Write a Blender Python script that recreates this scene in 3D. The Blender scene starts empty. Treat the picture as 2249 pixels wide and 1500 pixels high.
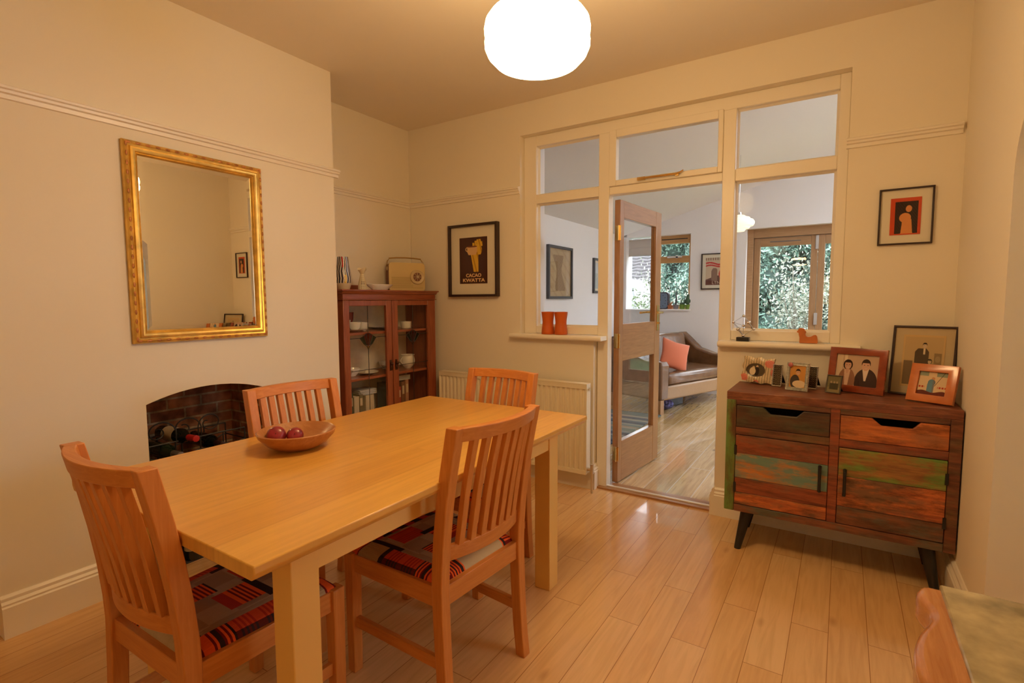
import bpy, bmesh, math, random
import numpy as np
from math import pi, sin, cos, radians, sqrt
from mathutils import Vector, Matrix, Quaternion

SC = bpy.context.scene
COL = SC.collection
random.seed(7)

# ------------------------------------------------------------------ camera
CAM_LOC = Vector((0.0, -3.2269, 1.3028))
F_PX, YAW, PITCH, ROLL = 1129.314, 0.5717, -0.0793, -0.0048
cam_data = bpy.data.cameras.new('camera')
cam_data.sensor_fit = 'HORIZONTAL'
cam_data.sensor_width = 36.0
cam_data.lens = F_PX / 2249.0 * 36.0
cam_data.clip_start = 0.02
cam_data.clip_end = 200
cam = bpy.data.objects.new('camera', cam_data)
COL.objects.link(cam)
fwd = Vector((-sin(YAW) * cos(PITCH), cos(YAW) * cos(PITCH), sin(PITCH)))
rgt = Vector((cos(YAW), sin(YAW), 0))
upv = rgt.cross(fwd)
r2 = cos(ROLL) * rgt + sin(ROLL) * upv
u2 = -sin(ROLL) * rgt + cos(ROLL) * upv
m = Matrix((r2, u2, -fwd)).transposed().to_4x4()
m.translation = CAM_LOC
cam.matrix_world = m
SC.camera = cam

# ------------------------------------------------------------------ world, view
world = bpy.data.worlds.new('overcast_sky')
SC.world = world
world.use_nodes = True
bg = world.node_tree.nodes['Background']
bg.inputs['Color'].default_value = (0.86, 0.93, 1.0, 1)
bg.inputs['Strength'].default_value = 11.0
SC.view_settings.view_transform = 'Standard'
SC.view_settings.look = 'None'
SC.view_settings.gamma = 1.0
SC.view_settings.use_curve_mapping = False
SC.view_settings.exposure = 0.0
LAMP_COLOR = (1.0, 0.67, 0.31)
LAMP_STRENGTH = 36.0
SC.cycles.max_bounces = 12
SC.cycles.diffuse_bounces = 6
SC.cycles.transparent_max_bounces = 24
SC.cycles.caustics_reflective = False
SC.cycles.caustics_refractive = False
SC.cycles.sample_clamp_indirect = 6.0

# ------------------------------------------------------------------ helpers
def lin(c):
    return tuple((x / 12.92 if x <= 0.04045 else ((x + 0.055) / 1.055) ** 2.4) for x in c)

def rgb(r, g, b):
    return lin((r / 255, g / 255, b / 255))

def tag(o, label=None, cat=None, group=None, kind=None):
    if label: o['label'] = label
    if cat: o['category'] = cat
    if group: o['group'] = group
    if kind: o['kind'] = kind
    return o

def thing(name, label, cat, loc=(0, 0, 0), rz=0.0, group=None):
    o = bpy.data.objects.new(name, None)
    o.empty_display_size = 0.05
    COL.objects.link(o)
    o.location = loc
    o.rotation_euler = (0, 0, rz)
    return tag(o, label, cat, group)

def kids(o):
    return [c for c in COL.objects if c.parent == o]

def copy_tree(o, loc, rz, label, group=None):
    r = o.copy(); COL.objects.link(r)
    r.location = loc; r.rotation_euler = (0, 0, rz)
    r['label'] = label
    if group: r['group'] = group
    for ch in kids(o):
        c = ch.copy(); COL.objects.link(c); c.parent = r
        for g in kids(ch):
            d = g.copy(); COL.objects.link(d); d.parent = c
    return r

class MB:
    """collects shapes and links them as one mesh object"""
    def __init__(s):
        s.v = []; s.f = []
    def add(s, vs, fs):
        n = len(s.v)
        s.v += [tuple(p) for p in vs]
        s.f += [tuple(i + n for i in f) for f in fs]
        return s
    def box(s, x0, y0, z0, x1, y1, z1, M=None):
        vs = [Vector((x, y, z)) for x in (x0, x1) for y in (y0, y1) for z in (z0, z1)]
        if M is not None: vs = [M @ p for p in vs]
        return s.add(vs, [(0, 1, 3, 2), (4, 6, 7, 5), (0, 4, 5, 1), (2, 3, 7, 6), (0, 2, 6, 4), (1, 5, 7, 3)])
    def prism(s, poly, axis, a, b):
        """poly in the two other axes (cyclic order x,y,z without axis), extruded a..b"""
        def P(p, t):
            if axis == 'x': return (t, p[0], p[1])
            if axis == 'y': return (p[0], t, p[1])
            return (p[0], p[1], t)
        n = len(poly)
        vs = [P(p, a) for p in poly] + [P(p, b) for p in poly]
        fs = [tuple(range(n - 1, -1, -1)), tuple(range(n, 2 * n))]
        fs += [(i, (i + 1) % n, n + (i + 1) % n, n + i) for i in range(n)]
        return s.add(vs, fs)
    def tube(s, pts, r, n=8, cap=True):
        pts = [Vector(p) for p in pts]
        rr = r if isinstance(r, (list, tuple)) else [r] * len(pts)
        rings = []; up = None
        for i, p in enumerate(pts):
            d = (pts[min(i + 1, len(pts) - 1)] - pts[max(i - 1, 0)]).normalized()
            if up is None:
                up = Vector((0, 0, 1)) if abs(d.z) < 0.9 else Vector((1, 0, 0))
            a = d.cross(up).normalized(); b = a.cross(d).normalized(); up = b
            rings.append([p + rr[i] * (cos(2 * pi * k / n) * a + sin(2 * pi * k / n) * b) for k in range(n)])
        vs = [q for g in rings for q in g]; fs = []
        for i in range(len(pts) - 1):
            for k in range(n):
                fs.append((i * n + k, i * n + (k + 1) % n, (i + 1) * n + (k + 1) % n, (i + 1) * n + k))
        if cap:
            fs.append(tuple(range(n - 1, -1, -1)))
            fs.append(tuple((len(pts) - 1) * n + k for k in range(n)))
        return s.add(vs, fs)
    def lathe(s, prof, c=(0, 0, 0), n=32, sx=1.0, sy=1.0, M=None):
        vs = []; fs = []
        for (r, z) in prof:
            for k in range(n):
                p = Vector((max(r, 1e-4) * cos(2 * pi * k / n) * sx, max(r, 1e-4) * sin(2 * pi * k / n) * sy, z))
                if M is not None: p = M @ p
                vs.append(Vector(c) + p)
        for i in range(len(prof) - 1):
            for k in range(n):
                fs.append((i * n + k, i * n + (k + 1) % n, (i + 1) * n + (k + 1) % n, (i + 1) * n + k))
        fs.append(tuple(range(n - 1, -1, -1)))
        fs.append(tuple((len(prof) - 1) * n + k for k in range(n)))
        return s.add(vs, fs)
    def ball(s, c, r, n=16, sc=(1, 1, 1), M=None):
        m_ = n // 2
        prof = [(r * sin(pi * i / m_), -r * cos(pi * i / m_)) for i in range(m_ + 1)]
        S = Matrix.Diagonal(sc)
        MM = S if M is None else M @ S
        return s.lathe(prof, c, n, M=MM)
    def grid(s, fn, nx, ny):
        vs = [fn(i / nx, j / ny) for j in range(ny + 1) for i in range(nx + 1)]
        fs = [(j * (nx + 1) + i, j * (nx + 1) + i + 1, (j + 1) * (nx + 1) + i + 1, (j + 1) * (nx + 1) + i) for j in range(ny) for i in range(nx)]
        return s.add(vs, fs)
    def mold(s, prof, p0, p1, nrm):
        """prof: (out, z) points, swept p0 -> p1 on a wall whose normal is nrm"""
        p0 = Vector((*p0, 0)); p1 = Vector((*p1, 0)); nn = Vector((*nrm, 0))
        k = len(prof)
        vs = [p + nn * d + Vector((0, 0, z)) for p in (p0, p1) for d, z in prof]
        fs = [(i, (i + 1) % k, k + (i + 1) % k, k + i) for i in range(k)] + [tuple(range(k - 1, -1, -1)), tuple(range(k, 2 * k))]
        return s.add(vs, fs)
    def ring(s, w, h, prof):
        """picture-frame sweep in the XZ plane, front towards -Y; prof: (inset, height above wall)"""
        k = len(prof); vs = []
        for sx_, sz_ in ((-1, -1), (1, -1), (1, 1), (-1, 1)):
            for d, t in prof:
                vs.append((sx_ * (w / 2 - d), -t, sz_ * (h / 2 - d)))
        fs = []
        for c in range(4):
            c2 = (c + 1) % 4
            for i in range(k - 1):
                fs.append((c * k + i, c2 * k + i, c2 * k + i + 1, c * k + i + 1))
        return s.add(vs, fs)
    def build(s, name, mat, parent=None, bevel=0.0, smooth=False, seg=2, sub=0, solid=0.0, angle=35):
        me = bpy.data.meshes.new(name)
        me.from_pydata(s.v, [], s.f)
        bm = bmesh.new(); bm.from_mesh(me)
        bmesh.ops.recalc_face_normals(bm, faces=bm.faces)
        bm.to_mesh(me); bm.free()
        o = bpy.data.objects.new(name, me)
        COL.objects.link(o)
        if mat is not None: me.materials.append(mat)
        if parent is not None: o.parent = parent
        if solid:
            md = o.modifiers.new('solid', 'SOLIDIFY'); md.thickness = solid; md.offset = 0
        if bevel:
            md = o.modifiers.new('bevel', 'BEVEL'); md.width = bevel; md.segments = seg
            md.limit_method = 'ANGLE'; md.angle_limit = radians(angle)
        if sub:
            md = o.modifiers.new('sub', 'SUBSURF'); md.levels = sub; md.render_levels = sub
        if smooth or sub or bevel:
            me.polygons.foreach_set('use_smooth', [True] * len(me.polygons))
            if not sub:
                try:
                    me.set_sharp_from_angle(angle=radians(40 if smooth else 30))
                except Exception:
                    pass
        return o

# ------------------------------------------------------------------ materials
MATS = {}
def nodes(mt):
    mt.use_nodes = True
    nt = mt.node_tree
    return nt, nt.nodes, nt.links, nt.nodes['Principled BSDF']

def mat(name, color, rough=0.5, metal=0.0, spec=0.5, coat=0.0, bump=0.0, bscale=40.0, emis=None, estr=0.0, vary=0.0, sheen=0.0):
    if name in MATS: return MATS[name]
    mt = bpy.data.materials.new(name); MATS[name] = mt
    nt, N, L, b = nodes(mt)
    b.inputs['Base Color'].default_value = (*color, 1)
    b.inputs['Roughness'].default_value = rough
    b.inputs['Metallic'].default_value = metal
    b.inputs['Specular IOR Level'].default_value = spec
    b.inputs['Coat Weight'].default_value = coat
    if sheen: b.inputs['Sheen Weight'].default_value = sheen
    if emis:
        b.inputs['Emission Color'].default_value = (*emis, 1)
        b.inputs['Emission Strength'].default_value = estr
    tc = N.new('ShaderNodeTexCoord')
    if bump or vary:
        nz = N.new('ShaderNodeTexNoise'); nz.inputs['Scale'].default_value = bscale; nz.inputs['Detail'].default_value = 5
        L.new(tc.outputs['Object'], nz.inputs['Vector'])
    if bump:
        bp = N.new('ShaderNodeBump'); bp.inputs['Strength'].default_value = bump; bp.inputs['Distance'].default_value = 0.01
        L.new(nz.outputs['Fac'], bp.inputs['Height']); L.new(bp.outputs['Normal'], b.inputs['Normal'])
    if vary:
        r = N.new('ShaderNodeValToRGB')
        r.color_ramp.elements[0].position = 0.3; r.color_ramp.elements[1].position = 0.7
        r.color_ramp.elements[0].color = (*[c * (1 - vary) for c in color], 1)
        r.color_ramp.elements[1].color = (*[min(1, c * (1 + vary)) for c in color], 1)
        L.new(nz.outputs['Fac'], r.inputs['Fac']); L.new(r.outputs['Color'], b.inputs['Base Color'])
    return mt

def wood(name, c1, c2, axis='y', rough=0.35, scale=6.0, stretch=14.0, coat=0.0, bump=0.05, spec=0.5, dark=None):
    """stretched-noise grain running along axis"""
    if name in MATS: return MATS[name]
    mt = bpy.data.materials.new(name); MATS[name] = mt
    nt, N, L, b = nodes(mt)
    tc = N.new('ShaderNodeTexCoord'); mp = N.new('ShaderNodeMapping')
    sc = [stretch] * 3; sc['xyz'.index(axis)] = 1.0
    mp.inputs['Scale'].default_value = sc
    L.new(tc.outputs['Object'], mp.inputs['Vector'])
    nz = N.new('ShaderNodeTexNoise'); nz.inputs['Scale'].default_value = scale
    nz.inputs['Detail'].default_value = 8; nz.inputs['Roughness'].default_value = 0.62; nz.inputs['Distortion'].default_value = 0.6
    L.new(mp.outputs['Vector'], nz.inputs['Vector'])
    r = N.new('ShaderNodeValToRGB')
    e = r.color_ramp.elements
    e[0].position = 0.32; e[0].color = (*c1, 1); e[1].position = 0.68; e[1].color = (*c2, 1)
    if dark:
        d = e.new(0.2); d.color = (*dark, 1)
    L.new(nz.outputs['Fac'], r.inputs['Fac'])
    L.new(r.outputs['Color'], b.inputs['Base Color'])
    b.inputs['Roughness'].default_value = rough
    b.inputs['Coat Weight'].default_value = coat
    b.inputs['Coat Roughness'].default_value = 0.15
    b.inputs['Specular IOR Level'].default_value = spec
    if bump:
        bp = N.new('ShaderNodeBump'); bp.inputs['Strength'].default_value = bump; bp.inputs['Distance'].default_value = 0.01
        L.new(nz.outputs['Fac'], bp.inputs['Height']); L.new(bp.outputs['Normal'], b.inputs['Normal'])
    return mt

def planks(name, cols, width, length, rough, gap=(0.1, 0.05, 0.02), mortar=0.0012, grain=0.25, knots=0.0, coat=0.0, swap=True, spec=0.5):
    """floor boards along Y (swap) with a random tone per board"""
    mt = bpy.data.materials.new(name); MATS[name] = mt
    nt, N, L, b = nodes(mt)
    tc = N.new('ShaderNodeTexCoord')
    sx = N.new('ShaderNodeSeparateXYZ'); cx = N.new('ShaderNodeCombineXYZ')
    L.new(tc.outputs['Object'], sx.inputs[0])
    L.new(sx.outputs[1 if swap else 0], cx.inputs[0]); L.new(sx.outputs[0 if swap else 1], cx.inputs[1])
    br = N.new('ShaderNodeTexBrick')
    br.offset = 0.37; br.offset_frequency = 2; br.squash = 1.0
    br.inputs['Scale'].default_value = 1.0
    br.inputs['Brick Width'].default_value = length
    br.inputs['Row Height'].default_value = width
    br.inputs['Mortar Size'].default_value = mortar
    br.inputs['Mortar Smooth'].default_value = 0.1
    br.inputs['Color1'].default_value = (0, 0, 0, 1); br.inputs['Color2'].default_value = (1, 1, 1, 1)
    br.inputs['Mortar'].default_value = (0.5, 0.5, 0.5, 1)
    L.new(cx.outputs[0], br.inputs['Vector'])
    ramp = N.new('ShaderNodeValToRGB'); e = ramp.color_ramp.elements
    e[0].position = 0; e[0].color = (*cols[0], 1); e[1].position = 1; e[1].color = (*cols[-1], 1)
    for i, c in enumerate(cols[1:-1]):
        q = e.new((i + 1) / (len(cols) - 1)); q.color = (*c, 1)
    L.new(br.outputs['Color'], ramp.inputs['Fac'])
    mp = N.new('ShaderNodeMapping'); mp.inputs['Scale'].default_value = (1.2, 16, 1)
    L.new(cx.outputs[0], mp.inputs['Vector'])
    # shift the grain for every board
    ad = N.new('ShaderNodeVectorMath'); ad.operation = 'ADD'
    sc = N.new('ShaderNodeVectorMath'); sc.operation = 'SCALE'; sc.inputs['Scale'].default_value = 9.0
    L.new(br.outputs['Color'], sc.inputs[0]); L.new(mp.outputs['Vector'], ad.inputs[0]); L.new(sc.outputs[0], ad.inputs[1])
    nz = N.new('ShaderNodeTexNoise'); nz.inputs['Scale'].default_value = 2.5; nz.inputs['Detail'].default_value = 7
    nz.inputs['Distortion'].default_value = 1.0
    L.new(ad.outputs[0], nz.inputs['Vector'])
    gr = N.new('ShaderNodeValToRGB')
    gr.color_ramp.elements[0].position = 0.3; gr.color_ramp.elements[0].color = (1 - grain, 1 - grain * 1.2, 1 - grain * 1.5, 1)
    gr.color_ramp.elements[1].position = 0.6; gr.color_ramp.elements[1].color = (1, 1, 1, 1)
    L.new(nz.outputs['Fac'], gr.inputs['Fac'])
    mul = N.new('ShaderNodeMixRGB'); mul.blend_type = 'MULTIPLY'; mul.inputs[0].default_value = 1
    L.new(ramp.outputs['Color'], mul.inputs[1]); L.new(gr.outputs['Color'], mul.inputs[2])
    last = mul
    if knots:
        vo = N.new('ShaderNodeTexVoronoi'); vo.inputs['Scale'].default_value = 2.6
        mk = N.new('ShaderNodeMapping'); mk.inputs['Scale'].default_value = (0.8, 2.0, 1)
        L.new(cx.outputs[0], mk.inputs['Vector']); L.new(mk.outputs['Vector'], vo.inputs['Vector'])
        kr = N.new('ShaderNodeValToRGB'); kr.color_ramp.elements[0].position = 0.02; kr.color_ramp.elements[0].color = (0.3, 0.2, 0.12, 1)
        kr.color_ramp.elements[1].position = 0.10; kr.color_ramp.elements[1].color = (1, 1, 1, 1)
        L.new(vo.outputs['Distance'], kr.inputs['Fac'])
        m3 = N.new('ShaderNodeMixRGB'); m3.blend_type = 'MULTIPLY'; m3.inputs[0].default_value = knots
        L.new(last.outputs[0], m3.inputs[1]); L.new(kr.outputs['Color'], m3.inputs[2]); last = m3
    m2 = N.new('ShaderNodeMixRGB'); m2.inputs[2].default_value = (*gap, 1)
    L.new(br.outputs['Fac'], m2.inputs[0]); L.new(last.outputs[0], m2.inputs[1])
    L.new(m2.outputs[0], b.inputs['Base Color'])
    b.inputs['Roughness'].default_value = rough
    b.inputs['Coat Weight'].default_value = coat
    b.inputs['Specular IOR Level'].default_value = spec
    bp = N.new('ShaderNodeBump'); bp.inputs['Strength'].default_value = 0.12; bp.inputs['Distance'].default_value = 0.003; bp.invert = True
    L.new(br.outputs['Fac'], bp.inputs['Height']); L.new(bp.outputs['Normal'], b.inputs['Normal'])
    return mt

def bricks(name, c1, c2, mortar, w=0.215, h=0.075, axes=(1, 2)):
    mt = bpy.data.materials.new(name); MATS[name] = mt
    nt, N, L, b = nodes(mt)
    tc = N.new('ShaderNodeTexCoord'); sx = N.new('ShaderNodeSeparateXYZ'); cx = N.new('ShaderNodeCombineXYZ')
    L.new(tc.outputs['Object'], sx.inputs[0])
    sm = N.new('ShaderNodeMath'); sm.operation = 'ADD'
    L.new(sx.outputs[0], sm.inputs[0]); L.new(sx.outputs[1], sm.inputs[1])
    L.new(sm.outputs[0], cx.inputs[0]); L.new(sx.outputs[2], cx.inputs[1])
    br = N.new('ShaderNodeTexBrick'); br.inputs['Scale'].default_value = 1
    br.inputs['Brick Width'].default_value = w; br.inputs['Row Height'].default_value = h
    br.inputs['Mortar Size'].default_value = 0.007; br.inputs['Mortar Smooth'].default_value = 0.4
    br.inputs['Color1'].default_value = (*c1, 1); br.inputs['Color2'].default_value = (*c2, 1); br.inputs['Mortar'].default_value = (*mortar, 1)
    L.new(cx.outputs[0], br.inputs['Vector'])
    nz = N.new('ShaderNodeTexNoise'); nz.inputs['Scale'].default_value = 14; nz.inputs['Detail'].default_value = 6
    L.new(tc.outputs['Object'], nz.inputs['Vector'])
    rp = N.new('ShaderNodeValToRGB'); rp.color_ramp.elements[0].position = 0.35; rp.color_ramp.elements[0].color = (0.25, 0.22, 0.2, 1)
    rp.color_ramp.elements[1].position = 0.65
    L.new(nz.outputs['Fac'], rp.inputs['Fac'])
    mx = N.new('ShaderNodeMixRGB'); mx.blend_type = 'MULTIPLY'; mx.inputs[0].default_value = 0.85
    L.new(br.outputs['Color'], mx.inputs[1]); L.new(rp.outputs['Color'], mx.inputs[2])
    L.new(mx.outputs[0], b.inputs['Base Color']); b.inputs['Roughness'].default_value = 0.9
    bp = N.new('ShaderNodeBump'); bp.inputs['Strength'].default_value = 0.6; bp.inputs['Distance'].default_value = 0.01; bp.invert = True
    L.new(br.outputs['Fac'], bp.inputs['Height']); L.new(bp.outputs['Normal'], b.inputs['Normal'])
    return mt

def reclaimed(name, base, dark, paint, seed, amount=0.5, axis='x', dirt=0.5):
    """old board: stretched grain, patches of left-over paint, dark scuffs"""
    mt = bpy.data.materials.new(name); MATS[name] = mt
    nt, N, L, b = nodes(mt)
    tc = N.new('ShaderNodeTexCoord')
    def noise(sc, stretch, det, off, rough=0.6):
        mp = N.new('ShaderNodeMapping')
        s = [stretch] * 3; s['xyz'.index(axis)] = 1
        mp.inputs['Scale'].default_value = s; mp.inputs['Location'].default_value = (seed * 3.1 + off, seed * 1.7 + off, seed * 2.3)
        L.new(tc.outputs['Object'], mp.inputs['Vector'])
        n = N.new('ShaderNodeTexNoise'); n.inputs['Scale'].default_value = sc; n.inputs['Detail'].default_value = det
        n.inputs['Roughness'].default_value = rough
        L.new(mp.outputs['Vector'], n.inputs['Vector']); return n
    def ramp(src, p0, c0, p1, c1):
        r = N.new('ShaderNodeValToRGB'); r.color_ramp.elements[0].position = p0; r.color_ramp.elements[0].color = (*c0, 1)
        r.color_ramp.elements[1].position = p1; r.color_ramp.elements[1].color = (*c1, 1)
        L.new(src.outputs['Fac'], r.inputs['Fac']); return r
    g = ramp(noise(5, 12, 8, 0), 0.35, dark, 0.62, base)
    pf = ramp(noise(3.2, 3.0, 5, 5, 0.7), 0.60 - 0.25 * amount, (0, 0, 0), 0.74 - 0.25 * amount, (0.85, 0.85, 0.85))
    mx = N.new('ShaderNodeMixRGB'); mx.inputs[2].default_value = (*paint, 1)
    L.new(pf.outputs['Color'], mx.inputs[0]); L.new(g.outputs['Color'], mx.inputs[1])
    df = ramp(noise(6, 4, 8, 11, 0.75), 0.36, (0.14, 0.10, 0.08), 0.52, (1, 1, 1))
    m2 = N.new('ShaderNodeMixRGB'); m2.blend_type = 'MULTIPLY'; m2.inputs[0].default_value = dirt
    L.new(mx.outputs[0], m2.inputs[1]); L.new(df.outputs['Color'], m2.inputs[2])
    L.new(m2.outputs[0], b.inputs['Base Color'])
    b.inputs['Roughness'].default_value = 0.42
    return mt

def thin_glass(name, tint=(1, 1, 1), rough=0.0, ior=1.45):
    mt = bpy.data.materials.new(name); MATS[name] = mt
    nt, N, L, b = nodes(mt)
    N.remove(b)
    tr = N.new('ShaderNodeBsdfTransparent'); tr.inputs['Color'].default_value = (*tint, 1)
    gl = N.new('ShaderNodeBsdfGlossy'); gl.inputs['Roughness'].default_value = rough
    lw = N.new('ShaderNodeLayerWeight'); lw.inputs['Blend'].default_value = 0.5
    pw = N.new('ShaderNodeMath'); pw.operation = 'POWER'; pw.inputs[1].default_value = 5
    L.new(lw.outputs['Facing'], pw.inputs[0])
    r0 = ((ior - 1) / (ior + 1)) ** 2
    fr = N.new('ShaderNodeMath'); fr.operation = 'MULTIPLY_ADD'; fr.inputs[1].default_value = 0.8 * (1 - r0); fr.inputs[2].default_value = r0
    L.new(pw.outputs[0], fr.inputs[0])
    mx = N.new('ShaderNodeMixShader')
    L.new(fr.outputs[0], mx.inputs[0]); L.new(tr.outputs[0], mx.inputs[1]); L.new(gl.outputs[0], mx.inputs[2])
    L.new(mx.outputs[0], N['Material Output'].inputs['Surface'])
    return mt

def attr_mat(name, rough=0.6, spec=0.3, bump=0.0, bscale=(200, 200, 200), sheen=0.0):
    if name in MATS: return MATS[name]
    mt = bpy.data.materials.new(name); MATS[name] = mt
    nt, N, L, b = nodes(mt)
    at = N.new('ShaderNodeAttribute'); at.attribute_name = 'pattern'
    L.new(at.outputs['Color'], b.inputs['Base Color'])
    b.inputs['Roughness'].default_value = rough; b.inputs['Specular IOR Level'].default_value = spec
    if bump:
        tc = N.new('ShaderNodeTexCoord'); w = N.new('ShaderNodeTexWave'); w.bands_direction = 'X'
        w.inputs['Scale'].default_value = 60
        L.new(tc.outputs['Object'], w.inputs['Vector'])
        bp = N.new('ShaderNodeBump'); bp.inputs['Strength'].default_value = bump; bp.inputs['Distance'].default_value = 0.004
        L.new(w.outputs['Fac'], bp.inputs['Height']); L.new(bp.outputs['Normal'], b.inputs['Normal'])
    return mt

def paint_faces(o, fn):
    """fn(face centre) -> srgb 0..255 ; printed or woven colours of a flat thing"""
    me = o.data
    a = me.color_attributes.new('pattern', 'FLOAT_COLOR', 'CORNER')
    for p in me.polygons:
        c = rgb(*fn(p.center))
        for li in p.loop_indices:
            a.data[li].color = (*c, 1)
    return o

def ell(x, y, cx, cy, rx, ry):
    return ((x - cx) / rx) ** 2 + ((y - cy) / ry) ** 2 < 1

def leafmesh(name, pts, size, mt, parent, seed=1, aspect=0.45, droop=0.0):
    """one folded leaf per point"""
    rng = np.random.default_rng(seed)
    vs = []; fs = []
    for p in pts:
        d = Vector(rng.normal(size=3)); d.z -= droop
        d.normalize()
        q = Vector(rng.normal(size=3)); s_ = d.cross(q).normalized()
        n_ = s_.cross(d)
        L_ = size * rng.uniform(0.7, 1.3); P = Vector(p)
        k = len(vs)
        a_, b_, c_ = d * (L_ * .5), s_ * (L_ * aspect * .5), n_ * (L_ * .08)
        vs += [P - a_, P - a_ * .45 + b_ * .85 + c_, P + a_ * .25 + b_ * .8 + c_, P + a_, P + a_ * .25 - b_ * .8 + c_, P - a_ * .45 - b_ * .85 + c_]
        fs += [(k, k + 1, k + 2, k + 3), (k, k + 3, k + 4, k + 5)]
    me = bpy.data.meshes.new(name); me.from_pydata([tuple(v) for v in vs], [], fs)
    o = bpy.data.objects.new(name, me); COL.objects.link(o); me.materials.append(mt)
    if parent is not None: o.parent = parent
    return o

# material palette
CREAM = mat('cream_wall_paint', (0.83, 0.76, 0.63), 0.85, bump=0.03, bscale=300)
CEIL = mat('ceiling_paint', (0.82, 0.74, 0.63), 0.9)
GLOSS = mat('cream_gloss_paint', (0.86, 0.80, 0.69), 0.35)
WHITEWALL = mat('pale_grey_wall_paint', (0.80, 0.78, 0.79), 0.9)
JAMB = mat('pinkish_wall_paint', (0.72, 0.62, 0.56), 0.9)
BLACK = mat('black_paint', (0.012, 0.011, 0.011), 0.4)
BLACKFRAME = mat('black_frame_wood', (0.035, 0.016, 0.013), 0.3)
BRASS = mat('brass', (0.75, 0.52, 0.20), 0.25, metal=1)
CHROME = mat('chrome', (0.75, 0.75, 0.76), 0.15, metal=1)
STEELGREY = mat('grey_metal', (0.5, 0.5, 0.52), 0.4, metal=0.6)
GLASS = thin_glass('window_glass')
SCREENGLASS = thin_glass('screen_glass', ior=1.1)
CHAIRWOOD_X = wood('cherry_wood_cross', (0.54, 0.180, 0.036), (0.66, 0.26, 0.062), 'x', rough=0.38)
CHAIRWOOD_Y = wood('cherry_wood_deep', (0.54, 0.180, 0.036), (0.66, 0.26, 0.062), 'y', rough=0.38)
CHAIRWOOD_Z = wood('cherry_wood_upright', (0.54, 0.180, 0.036), (0.66, 0.26, 0.062), 'z', rough=0.38)
TABLETOP = planks('table_oak_boards', [(0.64, 0.31, 0.060), (0.74, 0.40, 0.085), (0.68, 0.345, 0.068), (0.78, 0.44, 0.10), (0.66, 0.32, 0.06)], 0.165, 6.0, 0.3, gap=(0.55, 0.26, 0.05), mortar=0.0004, grain=0.13, coat=0.1)
TABLEPAINT = mat('magnolia_paint', (0.86, 0.55, 0.165), 0.5)
OAK = wood('oak_z', (0.32, 0.145, 0.050), (0.44, 0.22, 0.085), 'z', rough=0.3, coat=0.3)
OAK_X = wood('oak_x', (0.32, 0.145, 0.050), (0.44, 0.22, 0.085), 'x', rough=0.3, coat=0.3)
OAK_Y = wood('oak_y', (0.32, 0.145, 0.050), (0.44, 0.22, 0.085), 'y', rough=0.3, coat=0.3)
MAHOG_X = wood('mahogany_x', (0.21, 0.045, 0.016), (0.35, 0.095, 0.034), 'x', rough=0.3, coat=0.2)
MAHOG_Z = wood('mahogany_z', (0.21, 0.045, 0.016), (0.35, 0.095, 0.034), 'z', rough=0.3, coat=0.2)
CHINA = mat('white_china', (0.80, 0.77, 0.70), 0.18, coat=0.3)
FLOORMAT = planks('beech_floor_boards', [(0.75, 0.445, 0.185), (0.80, 0.50, 0.225), (0.77, 0.465, 0.20), (0.82, 0.53, 0.25), (0.73, 0.41, 0.155)], 0.128, 0.95, 0.19, gap=(0.36, 0.17, 0.06), grain=0.13, knots=0.35, coat=0.3)
LIVFLOOR = planks('oak_floor_boards', [(0.56, 0.37, 0.16), (0.69, 0.49, 0.25), (0.62, 0.42, 0.19), (0.73, 0.53, 0.29)], 0.16, 1.3, 0.16, gap=(0.72, 0.62, 0.5), mortar=0.003, grain=0.35, knots=0.9, coat=0.5)  # pale gap colour paints in the reflection along the bevelled board edges

# ================================================================== setting
def struct(B, name, mt, parent=None, **k):
    o = B.build(name, mt, parent, **k)
    if parent is None: o['kind'] = 'structure'
    return o

XL, XC, XR = -3.0922, -2.7045, 0.4513          # alcove wall, chimney breast face, right wall
YB = -1.0715                                   # end of the chimney breast
ZC, ZR, ZB = 2.7056, 2.1115, 0.168             # ceiling, picture rail, baseboard
HL, HR, HZ, SZ = -2.0013, -0.0077, 2.48, 1.04  # opening of the glazed screen
DL, DR = -1.413, -0.616                        # doorway between the two low walls
YF, XLL = 4.2, -2.8                            # far and left wall of the living room

struct(MB().box(-3.3, -4.8, -0.1, 2.8, 0.06, 0.0), 'floor', FLOORMAT)
struct(MB().box(-3.1, 0.10, -0.1, 3.2, 4.5, 0.0), 'floor', LIVFLOOR)
struct(MB().box(-3.3, -4.8, ZC, 2.8, 0.0, ZC + 0.1), 'ceiling', CEIL)
b = MB()
b.box(-3.3, 0, -0.1, HL, 0.13, 3.3).box(HR, 0, -0.1, 3.3, 0.13, 3.3).box(HL, 0, HZ, HR, 0.13, 3.3)
b.box(HL, 0, -0.1, DL - 0.004, 0.13, SZ).box(DR, 0, -0.1, HR, 0.13, SZ)
struct(b, 'wall_back', CREAM)
b = MB()
b.box(-3.3, 0.13, -0.1, -1.954, 0.28, 3.3).box(0.03, 0.13, -0.1, 3.3, 0.28, 3.3).box(-1.954, 0.13, HZ, 0.03, 0.28, 3.3)
b.box(-1.954, 0.13, -0.1, -1.43, 0.28, SZ).box(-0.60, 0.13, -0.1, 0.03, 0.28, SZ)
struct(b, 'wall_living_near', WHITEWALL)
struct(MB().box(XL - 0.12, -4.7, -0.1, XL, 0, ZC), 'wall_left', CREAM)
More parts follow.
